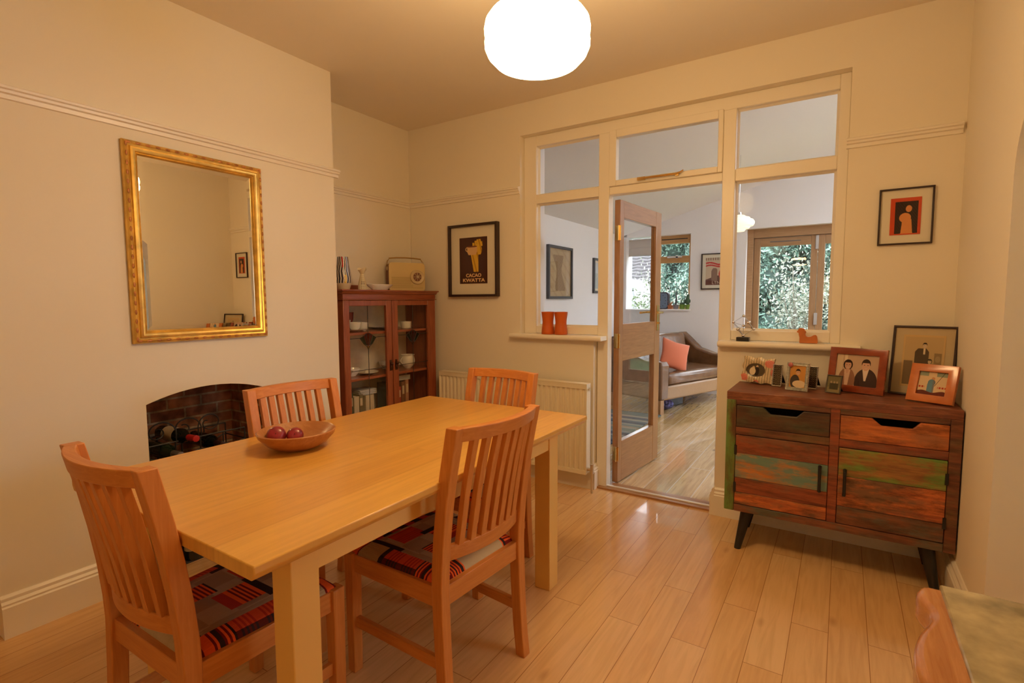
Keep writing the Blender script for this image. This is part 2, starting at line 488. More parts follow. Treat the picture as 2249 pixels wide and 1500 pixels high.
# chimney breast with the arched hearth opening
FY0, FY1, FZ, FZT = -2.165, -1.578, 0.828, 0.880
arch = []
for i in range(13):
    t = i / 12
    arch.append((FY0 + (FY1 - FY0) * t, FZ + (FZT - FZ) * (1 - (2 * t - 1) ** 2)))
b = MB()
b.box(XL, -2.70, -0.1, XC, FY0, ZC).box(XL, FY1, -0.1, XC, YB, ZC)
b.prism([(FY0, ZC)] + arch + [(FY1, ZC)], 'x', XL + 0.08, XC)
struct(b, 'wall_chimney_breast', CREAM)
BRICK = bricks('hearth_bricks', (0.33, 0.125, 0.065), (0.48, 0.215, 0.11), (0.55, 0.42, 0.27), 0.175, 0.060)
b = MB()
b.box(XL, FY0, -0.02, XL + 0.03, FY1, 0.95)
b.box(XL + 0.03, FY0, -0.02, XC - 0.02, FY0 + 0.004, 0.83).box(XL + 0.03, FY1 - 0.004, -0.02, XC - 0.02, FY1, 0.83)
struct(b, 'wall_hearth_lining', BRICK)
struct(MB().box(XL + 0.03, FY0 + 0.004, -0.02, XC, FY1 - 0.004, 0.006), 'floor', mat('slate_hearth', (0.05, 0.045, 0.045), 0.6))

# right wall with the arched opening to the kitchen
AY1, AY0, AZ, AZT = -0.90, -1.90, 1.70, 2.02
b = MB()
b.box(XR, AY1, -0.1, 0.75, 0.0, ZC).box(XR, -4.7, -0.1, 0.75, AY0, ZC)
ar = []
for i in range(25):
    a = pi * i / 24
    ar.append(((AY0 + AY1) / 2 - cos(a) * (AY1 - AY0) / 2, AZ + (AZT - AZ) * sin(a)))
b.prism([(AY0, ZC)] + ar + [(AY1, ZC)], 'x', XR, 0.75)
struct(b, 'wall_right', CREAM)
b = MB()
b.box(-3.3, -4.8, -0.1, -0.55, -4.65, ZC).box(0.05, -4.8, -0.1, 2.8, -4.65, ZC).box(-0.55, -4.8, -0.1, 0.05, -4.65, 1.1).box(-0.55, -4.8, 2.0, 0.05, -4.65, ZC)
struct(b, 'wall_front', CREAM)
w4 = struct(MB().box(-0.55, -4.76, 1.1, -0.50, -4.69, 2.0).box(0.0, -4.76, 1.1, 0.05, -4.69, 2.0).box(-0.50, -4.76, 1.1, 0.0, -4.69, 1.15).box(-0.50, -4.76, 1.95, 0.0, -4.69, 2.0), 'added_fill_window', GLOSS)  # unseen window added behind the camera to give the room fill light
MB().box(-0.50, -4.728, 1.15, 0.0, -4.724, 1.95).build('pane', GLASS, w4)
MB().box(-0.53, -4.685, 1.12, 0.03, -4.681, 1.98).build('added_filter_sheet', thin_glass('added_filter_tint', (0.66, 0.55, 0.40), ior=1.1), w4)  # added tinted sheet that dims and warms this fill light
b = MB()
b.box(2.6, -4.7, -0.1, 2.72, 0, 1.0).box(2.6, -4.7, 1.95, 2.72, 0, ZC).box(2.6, -4.7, 1.0, 2.72, -1.3, 1.95).box(2.6, -0.3, 1.0, 2.72, 0, 1.95)
struct(b, 'wall_kitchen', mat('olive_grey_kitchen_paint', (0.55, 0.52, 0.46), 0.8))
w3 = struct(MB().box(2.64, -1.3, 1.0, 2.70, -1.24, 1.95).box(2.64, -0.36, 1.0, 2.70, -0.3, 1.95)
            .box(2.64, -1.24, 1.0, 2.70, -0.36, 1.06).box(2.64, -1.24, 1.89, 2.70, -0.36, 1.95), 'window_3', GLOSS)
MB().box(2.668, -1.24, 1.06, 2.674, -0.36, 1.89).build('pane', GLASS, w3)

# picture rail and baseboards
RAIL = [(0, 2.072), (0.010, 2.074), (0.012, 2.090), (0.022, 2.094), (0.024, 2.104), (0.032, 2.108), (0.034, 2.116), (0.026, 2.122), (0.012, 2.124), (0, 2.13)]
BASE = [(0, 0), (0.024, 0), (0.024, 0.122), (0.019, 0.128), (0.021, 0.136), (0.013, 0.146), (0.013, 0.158), (0.006, 0.168), (0, 0.168)]
struct(MB().mold(RAIL, (XC, -2.70), (XC, YB + 0.03), (1, 0)).mold(RAIL, (XC, YB), (XL, YB), (0, 1)), 'trim_1', GLOSS)
struct(MB().mold(RAIL, (XL, YB), (XL, 0), (1, 0)), 'trim_2', GLOSS)
struct(MB().mold(RAIL, (XL, 0), (HL, 0), (0, -1)), 'trim_3', GLOSS)
struct(MB().mold(RAIL, (HR - 0.01, 0), (XR - 0.012, 0), (0, -1)), 'trim_4', GLOSS)
struct(MB().mold(BASE, (XC, -2.70), (XC, FY0), (1, 0)).mold(BASE, (XC, FY1), (XC, YB), (1, 0)), 'baseboard_left', GLOSS)
struct(MB().mold(BASE, (XL, 0), (DL - 0.004, 0), (0, -1)).mold(BASE, (DL - 0.004, -0.022), (DL - 0.004, 0.06), (1, 0)), 'baseboard_back', GLOSS)
struct(MB().mold(BASE, (DR, 0), (XR, 0), (0, -1)).mold(BASE, (DR, 0.06), (DR, -0.022), (-1, 0)), 'baseboard_back', GLOSS)
struct(MB().mold(BASE, (XR, 0), (XR, AY1), (-1, 0)), 'baseboard_right', GLOSS)

# ---- glazed screen between the rooms
b = MB()
y0, y1 = 0.06, 0.13
b.box(HL, y0, 1.06, -1.900, y1, HZ)                      # left jamb
b.box(-0.057, y0, 1.06, HR, y1, HZ)                      # right jamb
b.box(-1.900, y0, 2.404, -0.057, y1, HZ)                 # head
b.box(-1.413, y0 - 0.006, 0.0, -1.338, y1, 2.404)        # door posts
b.box(-0.630, y0 - 0.006, 0.0, -0.560, y1, 2.404)
b.box(-1.900, y0, 2.000, -1.413, y1, 2.064)              # transoms
b.box(-0.560, y0, 1.992, -0.057, y1, 2.062)
b.box(-1.338, y0, 2.000, -0.630, y1, 2.052)
b.box(-1.900, y0, 1.062, -1.413, y1, 1.117)              # bottom rails
b.box(-0.560, y0, 1.062, -0.057, y1, 1.121)
w1 = struct(b, 'window_1', GLOSS, bevel=0.004)
for x0, x1, z0, z1 in ((-1.9, -1.413, 2.064, 2.404), (-1.9, -1.413, 1.117, 2.0), (-0.56, -0.057, 2.062, 2.404), (-0.56, -0.057, 1.121, 1.992)):
    MB().box(x0, 0.100, z0, x1, 0.104, z1).build('pane', SCREENGLASS, w1)
    MB().ring(x1 - x0, z1 - z0, [(0, 0), (0, 0.012), (0.012, 0)]).build('glazing_bead', GLOSS, w1).location = ((x0 + x1) / 2, 0.099, (z0 + z1) / 2)
b = MB()
fx0, fx1, fz0, fz1 = -1.338, -0.630, 2.052, 2.412
b.box(fx0, 0.045, fz0, -1.289, 0.10, fz1).box(-0.658, 0.045, fz0, fx1, 0.10, fz1)
b.box(-1.289, 0.045, fz0, -0.658, 0.10, 2.088).box(-1.289, 0.045, 2.362, -0.658, 0.10, fz1)
fan = b.build('fanlight_sash', GLOSS, w1, bevel=0.004)
MB().box(-1.289, 0.07, 2.088, -0.658, 0.074, 2.362).build('pane', SCREENGLASS, fan)
st = MB().tube([(-1.13, 0.034, 2.070), (-1.10, 0.026, 2.074), (-0.90, 0.026, 2.074), (-0.87, 0.030, 2.080), (-0.85, 0.026, 2.090)], [0.006, 0.0065, 0.0065, 0.006, 0.004], 8)
st.box(-1.14, 0.030, 2.064, -1.09, 0.046, 2.084).box(-0.90, 0.030, 2.062, -0.88, 0.046, 2.082)
tag(st.build('window_stay', BRASS, fan, smooth=True), 'brass window stay')
for x0, x1 in ((-2.072, -1.345), (-0.615, 0.085)):
    b = MB()
    prof = [(0.06, 1.028), (0.0, 1.028), (-0.044, 1.028), (-0.053, 1.034), (-0.055, 1.045), (-0.053, 1.056), (-0.044, 1.062), (0.06, 1.062)]
    xa, xb = (x0, x1)
    b.prism([(p[0], p[1]) for p in prof], 'x', xa, xb)
    b.build('window_sill', GLOSS, w1, bevel=0.006)

# threshold strips
struct(MB().box(DL, 0.02, 0, DR, 0.062, 0.012).box(DL, 0.084, 0, DR, 0.16, 0.010), 'trim_5', OAK_X)
struct(MB().box(DL, 0.062, 0, DR, 0.084, 0.020), 'trim_6', mat('aluminium_strip', (0.8, 0.76, 0.72), 0.35, metal=0.3), bevel=0.003)

# ---- oak glazed door, opened into the living room
hinge = Vector((-1.300, 0.165)); free = Vector((-1.238, 0.893))
ang = math.atan2(free.y - hinge.y, free.x - hinge.x)
dr = thing('door_1', None, None, (hinge.x, hinge.y, 0.0), ang)
dr['kind'] = 'structure'
DWd, DTh, DZ0, DZ1 = 0.735, 0.042, 0.012, 1.985
# local x along the leaf, local y 0..DTh (away from the viewer's face at y=0)
zs = [0.30, 0.876, 1.135, 1.868]
b = MB().box(0, 0, DZ0, 0.062, DTh, DZ1).box(DWd - 0.105, 0, DZ0, DWd, DTh, DZ1)
b.build('stile', OAK, dr, bevel=0.003)
b = MB().box(0.062, 0.001, DZ0, DWd - 0.105, DTh - 0.001, zs[0]).box(0.062, 0.001, zs[1], DWd - 0.105, DTh - 0.001, zs[2]).box(0.062, 0.001, zs[3], DWd - 0.105, DTh - 0.001, DZ1)
b.build('rail', OAK_X, dr, bevel=0.003)
for a_, c_ in ((zs[0], zs[1]), (zs[2], zs[3])):
    MB().box(0.062, 0.019, a_, DWd - 0.105, 0.023, c_).build('pane', GLASS, dr)
for zz in (0.22, 1.02, 1.76):
    h = MB().box(-0.004, 0.006, zz - 0.05, 0.0, DTh - 0.008, zz + 0.05).tube([(-0.006, -0.004, zz - 0.05), (-0.006, -0.004, zz + 0.05)], 0.006, 10)
    h.box(-0.030, -0.001, zz - 0.05, -0.006, 0.002, zz + 0.05)
    tag(h.build('hinge', BRASS, dr), 'brass hinge')
for sgn, yy in ((-1, 0.0), (1, DTh)):
    h = MB().box(DWd - 0.075, min(yy, yy + sgn * 0.006), 1.06, DWd - 0.035, max(yy, yy + sgn * 0.006), 1.26)
    h.tube([(DWd - 0.055, yy, 1.205), (DWd - 0.055, yy + sgn * 0.045, 1.205), (DWd - 0.07, yy + sgn * 0.05, 1.205), (DWd - 0.17, yy + sgn * 0.05, 1.203)], [0.009, 0.008, 0.008, 0.009], 10)
    h.tube([(DWd - 0.055, yy, 1.12), (DWd - 0.055, yy + sgn * 0.02, 1.12)], 0.008, 10)
    tag(h.build('door_handle', BRASS, dr, smooth=True), 'brass lever handle on a long plate')

# ---- living room shell
def ceil_z(x): return 2.25 + 0.285 * (x + 2.8)
RX = 0.7; RZ = ceil_z(RX)
struct(MB().box(XLL - 0.25, 0.28, -0.4, XLL, YF + 0.25, 2.4), 'wall_living_left', WHITEWALL)
# far wall with two openings, stepped gable
WX0, WX1, WZ0, WZ1 = -2.745, -1.818, 1.165, 2.225
GX0, GX1, GZ1 = -1.106, 1.75, 2.225
b = MB()
b.box(XLL, YF, -0.4, WX0, YF + 0.25, ceil_z(XLL) + 0.2).box(WX0, YF, -0.4, WX1, YF + 0.25, WZ0)
b.box(WX1, YF, -0.4, GX0, YF + 0.25, 2.225).box(GX1, YF, -0.4, 3.3, YF + 0.25, 2.225)
b.prism([(WX0 - 0.06, 2.225), (3.3, 2.225), (3.3, 2.35), (RX, RZ + 0.15), (WX0 - 0.06, ceil_z(XLL) + 0.15)], 'y', YF, YF + 0.25)
struct(b, 'wall_living_far', WHITEWALL)
struct(MB().box(3.05, 0.28, -0.4, 3.3, YF + 0.25, 2.6), 'wall_living_right', WHITEWALL)
b = MB()
b.prism([(XLL - 0.2, ceil_z(XLL - 0.2)), (RX, RZ), (RX, RZ + 0.12), (XLL - 0.2, ceil_z(XLL - 0.2) + 0.12)], 'y', 0.28, YF + 0.2)
# right slope with two unseen openings added to let daylight in
def rs(x): return RZ - 0.285 * (x - RX)
def rseg(xa, xb, ya, yb): b.prism([(xa, rs(xa)), (xb, rs(xb)), (xb, rs(xb) + 0.12), (xa, rs(xa) + 0.12)], 'y', ya, yb)
rseg(RX, 1.1, 0.28, YF + 0.2); rseg(2.3, 3.3, 0.28, YF + 0.2)
for ya, yb in ((0.28, 0.7), (1.8, 2.3), (3.5, YF + 0.2)): rseg(1.1, 2.3, ya, yb)
struct(b, 'ceiling', WHITEWALL)

# window on the far wall: oak casement with top vent, white post, fixed light on the left
b = MB()
ya, yb = YF + 0.13, YF + 0.20
b.box(-2.395, ya, WZ0, -2.335, yb, WZ1)
w2 = struct(b, 'window_2', mat('white_post_paint', (0.82, 0.82, 0.84), 0.5))
WOAK_X = wood('window_oak_x', (0.46, 0.24, 0.08), (0.56, 0.32, 0.13), 'x', rough=0.35)
WOAK_Z = wood('window_oak_z', (0.46, 0.24, 0.08), (0.56, 0.32, 0.13), 'z', rough=0.35)
b = MB()
b.box(-2.335, ya, WZ0, -2.285, yb, WZ1).box(-1.868, ya, WZ0, WX1, yb, WZ1)
b.box(-2.285, ya, 2.11, -1.868, yb, WZ1).box(-2.285, ya, 1.835, -1.868, yb, 1.93).box(-2.285, ya, WZ0, -1.868, yb, 1.215)
b.build('casement_frame', WOAK_X, w2, bevel=0.004)
MB().box(-2.26, ya - 0.004, 2.165, -1.89, ya + 0.001, 2.178).build('trickle_vent', BLACK, w2)
MB().box(-2.17, ya - 0.02, 1.905, -1.96, ya - 0.006, 1.922).box(-2.05, ya - 0.02, 1.90, -2.02, ya + 0.001, 1.94).build('window_handle', CHROME, w2)
for x0, x1, z0, z1 in ((WX0, -2.395, WZ0, WZ1), (-2.285, -1.868, 1.215, 1.835), (-2.285, -1.868, 1.93, 2.11)):
    MB().box(x0, ya + 0.03, z0, x1, ya + 0.034, z1).build('pane', GLASS, w2)
MB().box(WX0, YF + 0.10, 1.965, -2.40, YF + 0.115, 2.20).tube([(WX0, YF + 0.107, 1.96), (-2.40, YF + 0.107, 1.96)], 0.008, 8).build('roller_blind', mat('grey_blind_cloth', (0.52, 0.50, 0.48), 0.9), w2)
MB().box(WX0, YF - 0.03, 1.15, WX1 + 0.015, YF + 0.2, 1.168).build('window_sill', mat('white_sill_paint', (0.82, 0.80, 0.80), 0.4), w2)

# french doors on the far wall
DOOROAK_Z = wood('french_door_oak_z', (0.32, 0.175, 0.08), (0.41, 0.24, 0.12), 'z', rough=0.4)
DOORS_X = wood('french_door_oak_x', (0.32, 0.175, 0.08), (0.41, 0.24, 0.12), 'x', rough=0.4)
b = MB()
b.box(GX0, ya - 0.03, 0, GX0 + 0.075, yb, GZ1).box(GX1 - 0.075, ya - 0.03, 0, GX1, yb, GZ1).box(GX0 + 0.075, ya - 0.03, 2.11, GX1 - 0.075, yb, GZ1)
d2 = struct(b, 'door_2', DOORS_X, bevel=0.004)
lx = [GX0 + 0.078, -0.300, 0.478, 1.256]
wleaf = 0.66
for i, x0 in enumerate([GX0 + 0.078, -0.293, 0.37, 1.03]):
    x1 = [-0.297, 0.366, 1.026, GX1 - 0.078][i]
    st_ = 0.075
    f = MB().box(x0, ya, 0.02, x0 + st_, yb - 0.01, 2.107).box(x1 - st_, ya, 0.02, x1, yb - 0.01, 2.107)
    lf = f.build('door_leaf', DOOROAK_Z, d2, bevel=0.004)
    MB().box(x0 + st_, ya + 0.002, 1.995, x1 - st_, yb - 0.012, 2.105).box(x0 + st_, ya + 0.002, 0.02, x1 - st_, yb - 0.012, 0.20).build('rail', DOORS_X, lf, bevel=0.004)
    MB().box(x0 + st_, ya + 0.03, 0.20, x1 - st_, ya + 0.034, 1.995).build('pane', GLASS, lf)
    if i == 0:
        tag(MB().box(x1 - 0.026, ya - 0.014, 1.93, x1 + 0.008, ya - 0.001, 2.10).box(x1 - 0.016, ya - 0.014, 0.98, x1 + 0.022, ya - 0.001, 1.13).build('hinge', STEELGREY, lf, bevel=0.003), 'grey metal hinge')
        MB().box(x0 + 0.19, ya - 0.004, 2.045, x1 - 0.19, ya + 0.003, 2.058).build('trickle_vent', mat('grey_vent', (0.16, 0.14, 0.13), 0.6), lf)

# ================================================================== dining room things
# ---- pendant lamp
LX, LY, LZ = -0.890, -1.680, 2.170
lamp = thing('pendant_lamp', 'glowing white opal glass pendant lamp hanging by brass chains from the dining ceiling', 'lamp', (LX, LY, LZ))
OPAL = mat('opal_glass_lit', (0.9, 0.88, 0.8), 0.3, emis=LAMP_COLOR, estr=LAMP_STRENGTH)
sp = [(0.0, -0.099), (0.05, -0.097), (0.10, -0.090), (0.142, -0.075), (0.165, -0.051), (0.1745, -0.029), (0.175, -0.014), (0.1695, 0.0), (0.175, 0.012),
      (0.176, 0.026), (0.172, 0.046), (0.159, 0.064), (0.141, 0.076), (0.132, 0.078)]
MB().lathe(sp, n=48).build('lamp_shade', OPAL, lamp, smooth=True)
for k in range(3):
    a = radians(20 + 120 * k)
    c_ = MB()
    n_ = 16
    p0 = Vector((0.137 * cos(a), 0.137 * sin(a), 0.085)); p1 = Vector((0.012 * cos(a), 0.012 * sin(a), ZC - LZ - 0.05))
    for i in range(n_):
        q0 = p0.lerp(p1, i / n_); q1 = p0.lerp(p1, (i + 1.25) / n_)
        d = (q1 - q0).normalized(); s_ = d.cross(Vector((0, 0, 1))).normalized() if i % 2 else d.cross(d.cross(Vector((0, 0, 1)))).normalized()
        pts = [q0.lerp(q1, 0.5) + d * (q1 - q0).length * 0.5 * cos(2 * pi * t / 8) + s_ * 0.006 * sin(2 * pi * t / 8) for t in range(9)]
        c_.tube(pts, 0.0016, 5, cap=False)
    c_.build('chain', BRASS, lamp)
MB().lathe([(0.0, ZC - LZ), (0.055, ZC - LZ), (0.05, ZC - LZ - 0.02), (0.02, ZC - LZ - 0.045), (0.0, ZC - LZ - 0.05)], n=24).build('ceiling_rose', BRASS, lamp, smooth=True)

# ---- dining table
TX0, TX1, TY0, TY1, TZ = -1.945, -0.978, -2.672, -1.066, 0.770
tcx, tcy = (TX0 + TX1) / 2, (TY0 + TY1) / 2
tab = thing('dining_table', 'large rectangular oak dining table with cream painted legs and a fruit bowl on it', 'table', (tcx, tcy, 0))
hw, hl = (TX1 - TX0) / 2, (TY1 - TY0) / 2
b = MB(); e = 0.022
pr = [(-hw, TZ), (hw, TZ), (hw, TZ - 0.018), (hw - 0.012, TZ - 0.034), (-hw + 0.012, TZ - 0.034), (-hw, TZ - 0.018)]
b.prism([(p[0], p[1]) for p in pr], 'y', -hl, hl)
b.build('table_top', TABLETOP, tab, bevel=0.003)
lw = 0.077
li, le = 0.082, 0.134
for sx_ in (-1, 1):
    for sy_ in (-1, 1):
        xo, yo = sx_ * (hw - li), sy_ * (hl - le)
        MB().box(min(xo, xo - sx_ * lw), min(yo, yo - sy_ * lw), 0, max(xo, xo - sx_ * lw), max(yo, yo - sy_ * lw), TZ - 0.034).build('leg', TABLEPAINT, tab, bevel=0.003)
for sx_ in (-1, 1):
    xo = sx_ * (hw - li - 0.006)
    MB().box(min(xo, xo - sx_ * 0.022), -hl + le + lw, TZ - 0.125, max(xo, xo - sx_ * 0.022), hl - le - lw, TZ - 0.034).build('apron', TABLEPAINT, tab, bevel=0.002)
for sy_ in (-1, 1):
    yo = sy_ * (hl - le - 0.006)
    MB().box(-hw + li + lw, min(yo, yo - sy_ * 0.022), TZ - 0.125, hw - li - lw, max(yo, yo - sy_ * 0.022), TZ - 0.034).build('apron', TABLEPAINT, tab, bevel=0.002)

# ---- dining chairs
SEATCLOTH = attr_mat('kilim_seat_cloth', 0.95, 0.1, bump=0.25)
def seat_pattern(u, v):
    """u across 0..1, v back..front 0..1"""
    tan, taupe, dark, org, red = (178, 152, 130), (162, 134, 116), (56, 42, 42), (236, 100, 46), (176, 58, 44)
    rib = int(v * 90) % 3 == 0
    ribu = int(u * 90) % 3 == 0
    def orr(flag): return (120, 34, 30) if flag else org
    e_ = min(u, 1 - u)
    if e_ < 0.13:                                    # side borders
        if v < 0.17 or 0.20 <= v < 0.26: return orr(rib)
        if v < 0.20 or 0.26 <= v < 0.28: return dark
        if v < 0.62: return (dark if rib else (96, 40, 34)) if e_ < 0.035 else ((176, 54, 36) if rib else (206, 78, 44))
        if v < 0.66: return dark
        return (184, 158, 122) if v < 0.9 else orr(rib)
    if v < 0.12: return (196, 174, 138) if 0.3 < u < 0.82 else (orr(ribu) if (u * 14) % 1 < .7 else dark)
    if 0.13 <= u < 0.18: return dark if 0.55 < v < 0.9 else taupe
    # stepped centre
    if 0.26 < u < 0.46 and 0.2 < v < 0.42: return orr(rib)
    if 0.26 < u < 0.46 and 0.40 <= v < 0.44: return dark
    if 0.5 < u < 0.76 and 0.36 < v < 0.60: return orr(rib) if v > .44 else red
    if 0.46 < u < 0.8 and 0.60 <= v < 0.66: return dark
    if 0.24 < u < 0.5 and 0.62 < v < 0.84: return red if rib else (196, 70, 40)
    if v > 0.86: return dark if int(u * 12) % 2 else red
    if u > 0.82: return taupe
    return taupe if (int(u * 5) + int(v * 5)) % 2 else tan

def cl(z):       # rear post centre line
    pts = [(0.0, -0.217), (0.12, -0.204), (0.25, -0.196), (0.43, -0.190), (0.55, -0.195), (0.75, -0.222), (0.94, -0.262)]
    for (a, ya_), (c, yc_) in zip(pts, pts[1:]):
        if z <= c: return ya_ + (yc_ - ya_) * (z - a) / (c - a)
    return pts[-1][1]

def make_chair(label):
    t = thing('dining_chair', label, 'chair', group='slat back dining chairs around the table')
    zt = 0.937
    zz = [0, 0.06, 0.12, 0.2, 0.3, 0.43, 0.5, 0.6, 0.7, 0.8, 0.88, zt]
    for s in (-1, 1):
        poly = [(cl(z) - 0.020 - 0.003 * min(1, z / .4), z) for z in zz] + [(cl(z) + 0.018 + 0.002 * min(1, z / .4), z) for z in reversed(zz)]
        MB().prism(poly, 'x', min(s * 0.178, s * 0.215), max(s * 0.178, s * 0.215)).build('rear_leg', CHAIRWOOD_Z, t, bevel=0.003)
        b = MB()
        x0, x1 = sorted((s * 0.196, s * 0.238))
        b.add([(x0, 0.195, 0.435), (x1, 0.195, 0.435), (x1, 0.237, 0.435), (x0, 0.237, 0.435), (x0 + 0.003, 0.198, 0), (x1 - 0.003, 0.198, 0), (x1 - 0.003, 0.234, 0), (x0 + 0.003, 0.234, 0)],
              [(0, 1, 2, 3), (4, 7, 6, 5), (0, 4, 5, 1), (1, 5, 6, 2), (2, 6, 7, 3), (3, 7, 4, 0)])
        b.build('leg', CHAIRWOOD_Z, t, bevel=0.003)
        # side apron and stretcher follow the taper from back to front
        def side(z0, z1, th, nm):
            xb, xf = s * 0.197, s * 0.214
            vs = []
            for (xc_, y_) in ((xb, -0.175), (xf, 0.2)):
                for dx in (-th / 2, th / 2):
                    for z_ in (z0, z1): vs.append((xc_ + dx, y_, z_))
            MB().add(vs, [(0, 1, 3, 2), (4, 6, 7, 5), (0, 4, 5, 1), (2, 3, 7, 6), (0, 2, 6, 4), (1, 5, 7, 3)]).build(nm, CHAIRWOOD_Y, t, bevel=0.002)
        side(0.368, 0.432, 0.024, 'apron'); side(0.165, 0.203, 0.018, 'stretcher')
    MB().box(-0.2, 0.205, 0.368, 0.2, 0.229, 0.432).build('apron', CHAIRWOOD_X, t, bevel=0.002)
    MB().box(-0.19, -0.204, 0.368, 0.19, -0.180, 0.432).build('apron', CHAIRWOOD_X, t, bevel=0.002)
    def curved(z0, z1, th, bow, xw, nm, topfull=False):
        n_ = 20; vs = []; fs = []
        for i in range(n_ + 1):
            x = -xw + 2 * xw * i / n_
            bw = -bow * (1 - (x / xw) ** 2)
            for z_, sg in ((z0, -1), (z0, 1), (z1, 1), (z1, -1)):
                vs.append((x, cl(z_) + bw + sg * th / 2, z_))
        for i in range(n_):
            for k in range(4):
                fs.append((i * 4 + k, i * 4 + (k + 1) % 4, (i + 1) * 4 + (k + 1) % 4, (i + 1) * 4 + k))
        fs += [(3, 2, 1, 0), tuple(n_ * 4 + k for k in range(4))]
        MB().add(vs, fs).build(nm, CHAIRWOOD_X, t, bevel=0.003)
    curved(0.893, zt - 0.0005, 0.030, 0.050, 0.204, 'top_rail')
    curved(0.508, 0.556, 0.022, 0.034, 0.180, 'lower_rail')
    for k in range(7):
        x = -0.178 + 0.356 * (k + 1) / 8
        vs = []
        zz2 = [0.553, 0.62, 0.7, 0.80, 0.895]
        for z_ in zz2:
            tt = (z_ - 0.553) / 0.345
            bw = -(0.034 * (1 - tt) + 0.050 * tt) * (1 - (x / 0.2) ** 2)
            for dx, dy in ((-0.0125, -0.010), (0.0125, -0.010), (0.0125, 0.010), (-0.0125, 0.010)):
                vs.append((x + dx, cl(z_) + bw + dy, z_))
        fs = [(i * 4 + q, i * 4 + (q + 1) % 4, i * 4 + 4 + (q + 1) % 4, i * 4 + 4 + q) for i in range(len(zz2) - 1) for q in range(4)]
        fs += [(3, 2, 1, 0), tuple(4 * (len(zz2) - 1) + q for q in range(4))]
        MB().add(vs, fs).build('slat', CHAIRWOOD_Z, t, bevel=0.0015)
    nx = ny = 66
    def sf(i, j):
        v = j; wd = 0.192 + 0.033 * v
        x = (i * 2 - 1); y = -0.186 + 0.411 * v
        ed = max(abs(x), abs(2 * v - 1))
        r = (1 - abs(x) ** 5) * (1 - abs(2 * v - 1) ** 6)
        return (x * wd, y, 0.431 + 0.030 * (max(r, 0) ** 0.45))
    o = MB().grid(sf, nx, ny).build('seat_pad', SEATCLOTH, t, smooth=True)
    def pf(c):
        v = (c.y + 0.186) / 0.411; u = 0.5 + 0.5 * c.x / (0.192 + 0.033 * v)
        return seat_pattern(u, v)
    paint_faces(o, pf)
    tag(o, 'woven kilim seat in tan, orange and black')
    return t

chair = make_chair('slat back wooden dining chair at the near short end of the table, left foreground')
chair.location = (-1.486, -2.476, 0); chair.rotation_euler = (0, 0, radians(1))
copy_tree(chair, (-1.178, -1.872, 0), radians(86), 'slat back wooden dining chair seen from behind on the sideboard side of the table')
copy_tree(chair, (-1.512, -1.258, 0), radians(177), 'slat back wooden dining chair at the far table end, before the radiator')
copy_tree(chair, (-1.797, -1.856, 0), radians(-93), 'slat back wooden dining chair behind the fruit bowl, before the brick hearth')

# ---- bowl and plums
BOWLX, BOWLY = -1.668, -2.096
BOWLWOOD = wood('turned_bowl_wood', (0.38, 0.14, 0.045), (0.50, 0.22, 0.08), 'x', rough=0.35, coat=0.1)
bo = thing('fruit_bowl', 'shallow turned wooden bowl holding two plums on the dining table', 'bowl', (BOWLX, BOWLY, TZ))
MB().lathe([(0.0, 0.0), (0.066, 0.0), (0.072, 0.003), (0.104, 0.020), (0.131, 0.049), (0.136, 0.064), (0.132, 0.067), (0.126, 0.062), (0.100, 0.030), (0.062, 0.012), (0.0, 0.010)], n=56).build('bowl_body', BOWLWOOD, bo, smooth=True)
PLUM = mat('plum_skin', (0.27, 0.022, 0.035), 0.28, vary=0.6, bscale=28, coat=0.2)
def plum(p, r, lab):
    t = thing('plum', lab, 'fruit', p, group='plums in the bowl')
    prof = []
    for i in range(17):
        a = pi * i / 16
        rr = r * sin(a); z = -r * cos(a)
        if i > 12: z -= r * 0.12 * (1 - sin(a)) 
        prof.append((rr, z))
    MB().lathe(prof, n=28, M=Matrix.Rotation(radians(65), 3, (0.6, 0.8, 0)).to_4x4().to_3x3()).build('flesh', PLUM, t, smooth=True)
    d = Matrix.Rotation(radians(65), 3, (0.6, 0.8, 0)) @ Vector((0, 0, r * 0.86))
    MB().tube([d, d * 1.14], 0.0016, 6).build('stem', mat('plum_stem', (0.05, 0.02, 0.01), 0.8), t)
plum((BOWLX - 0.063, BOWLY - 0.041, TZ + 0.0440), 0.0345, 'left and larger of the two dark red plums in the wooden bowl')
plum((BOWLX - 0.020, BOWLY + 0.006, TZ + 0.0395), 0.0300, 'right and smaller of the two dark red plums in the wooden bowl')

# ---- gilt mirror on the chimney breast
def wall_root(name, label, cat, p, face, group=None):
    """front faces -Y locally; face: world direction angle of that front in degrees"""
    return thing(name, label, cat, p, radians(face + 90), group)
mw, mh = 0.643, 0.906
mir = wall_root('wall_mirror', 'large gold framed mirror hanging above the brick hearth', 'mirror', (XC, -1.883, 1.568), 0)
GILT = mat('gilt', (0.82, 0.52, 0.13), 0.34, metal=0.7, vary=0.25, bscale=18)
OLDGILT = mat('rubbed_gilt_red', (0.50, 0.20, 0.06), 0.45, metal=0.4, vary=0.4, bscale=60)
MB().ring(mw, mh, [(0, 0), (0, 0.018), (0.004, 0.024), (0.014, 0.030), (0.020, 0.024), (0.024, 0.022), (0.028, 0.030), (0.036, 0.033), (0.044, 0.030), (0.049, 0.022), (0.051, 0.020), (0.054, 0.022), (0.057, 0.018), (0.060, 0.008)]).build('frame', GILT, mir, smooth=True)
b = MB()
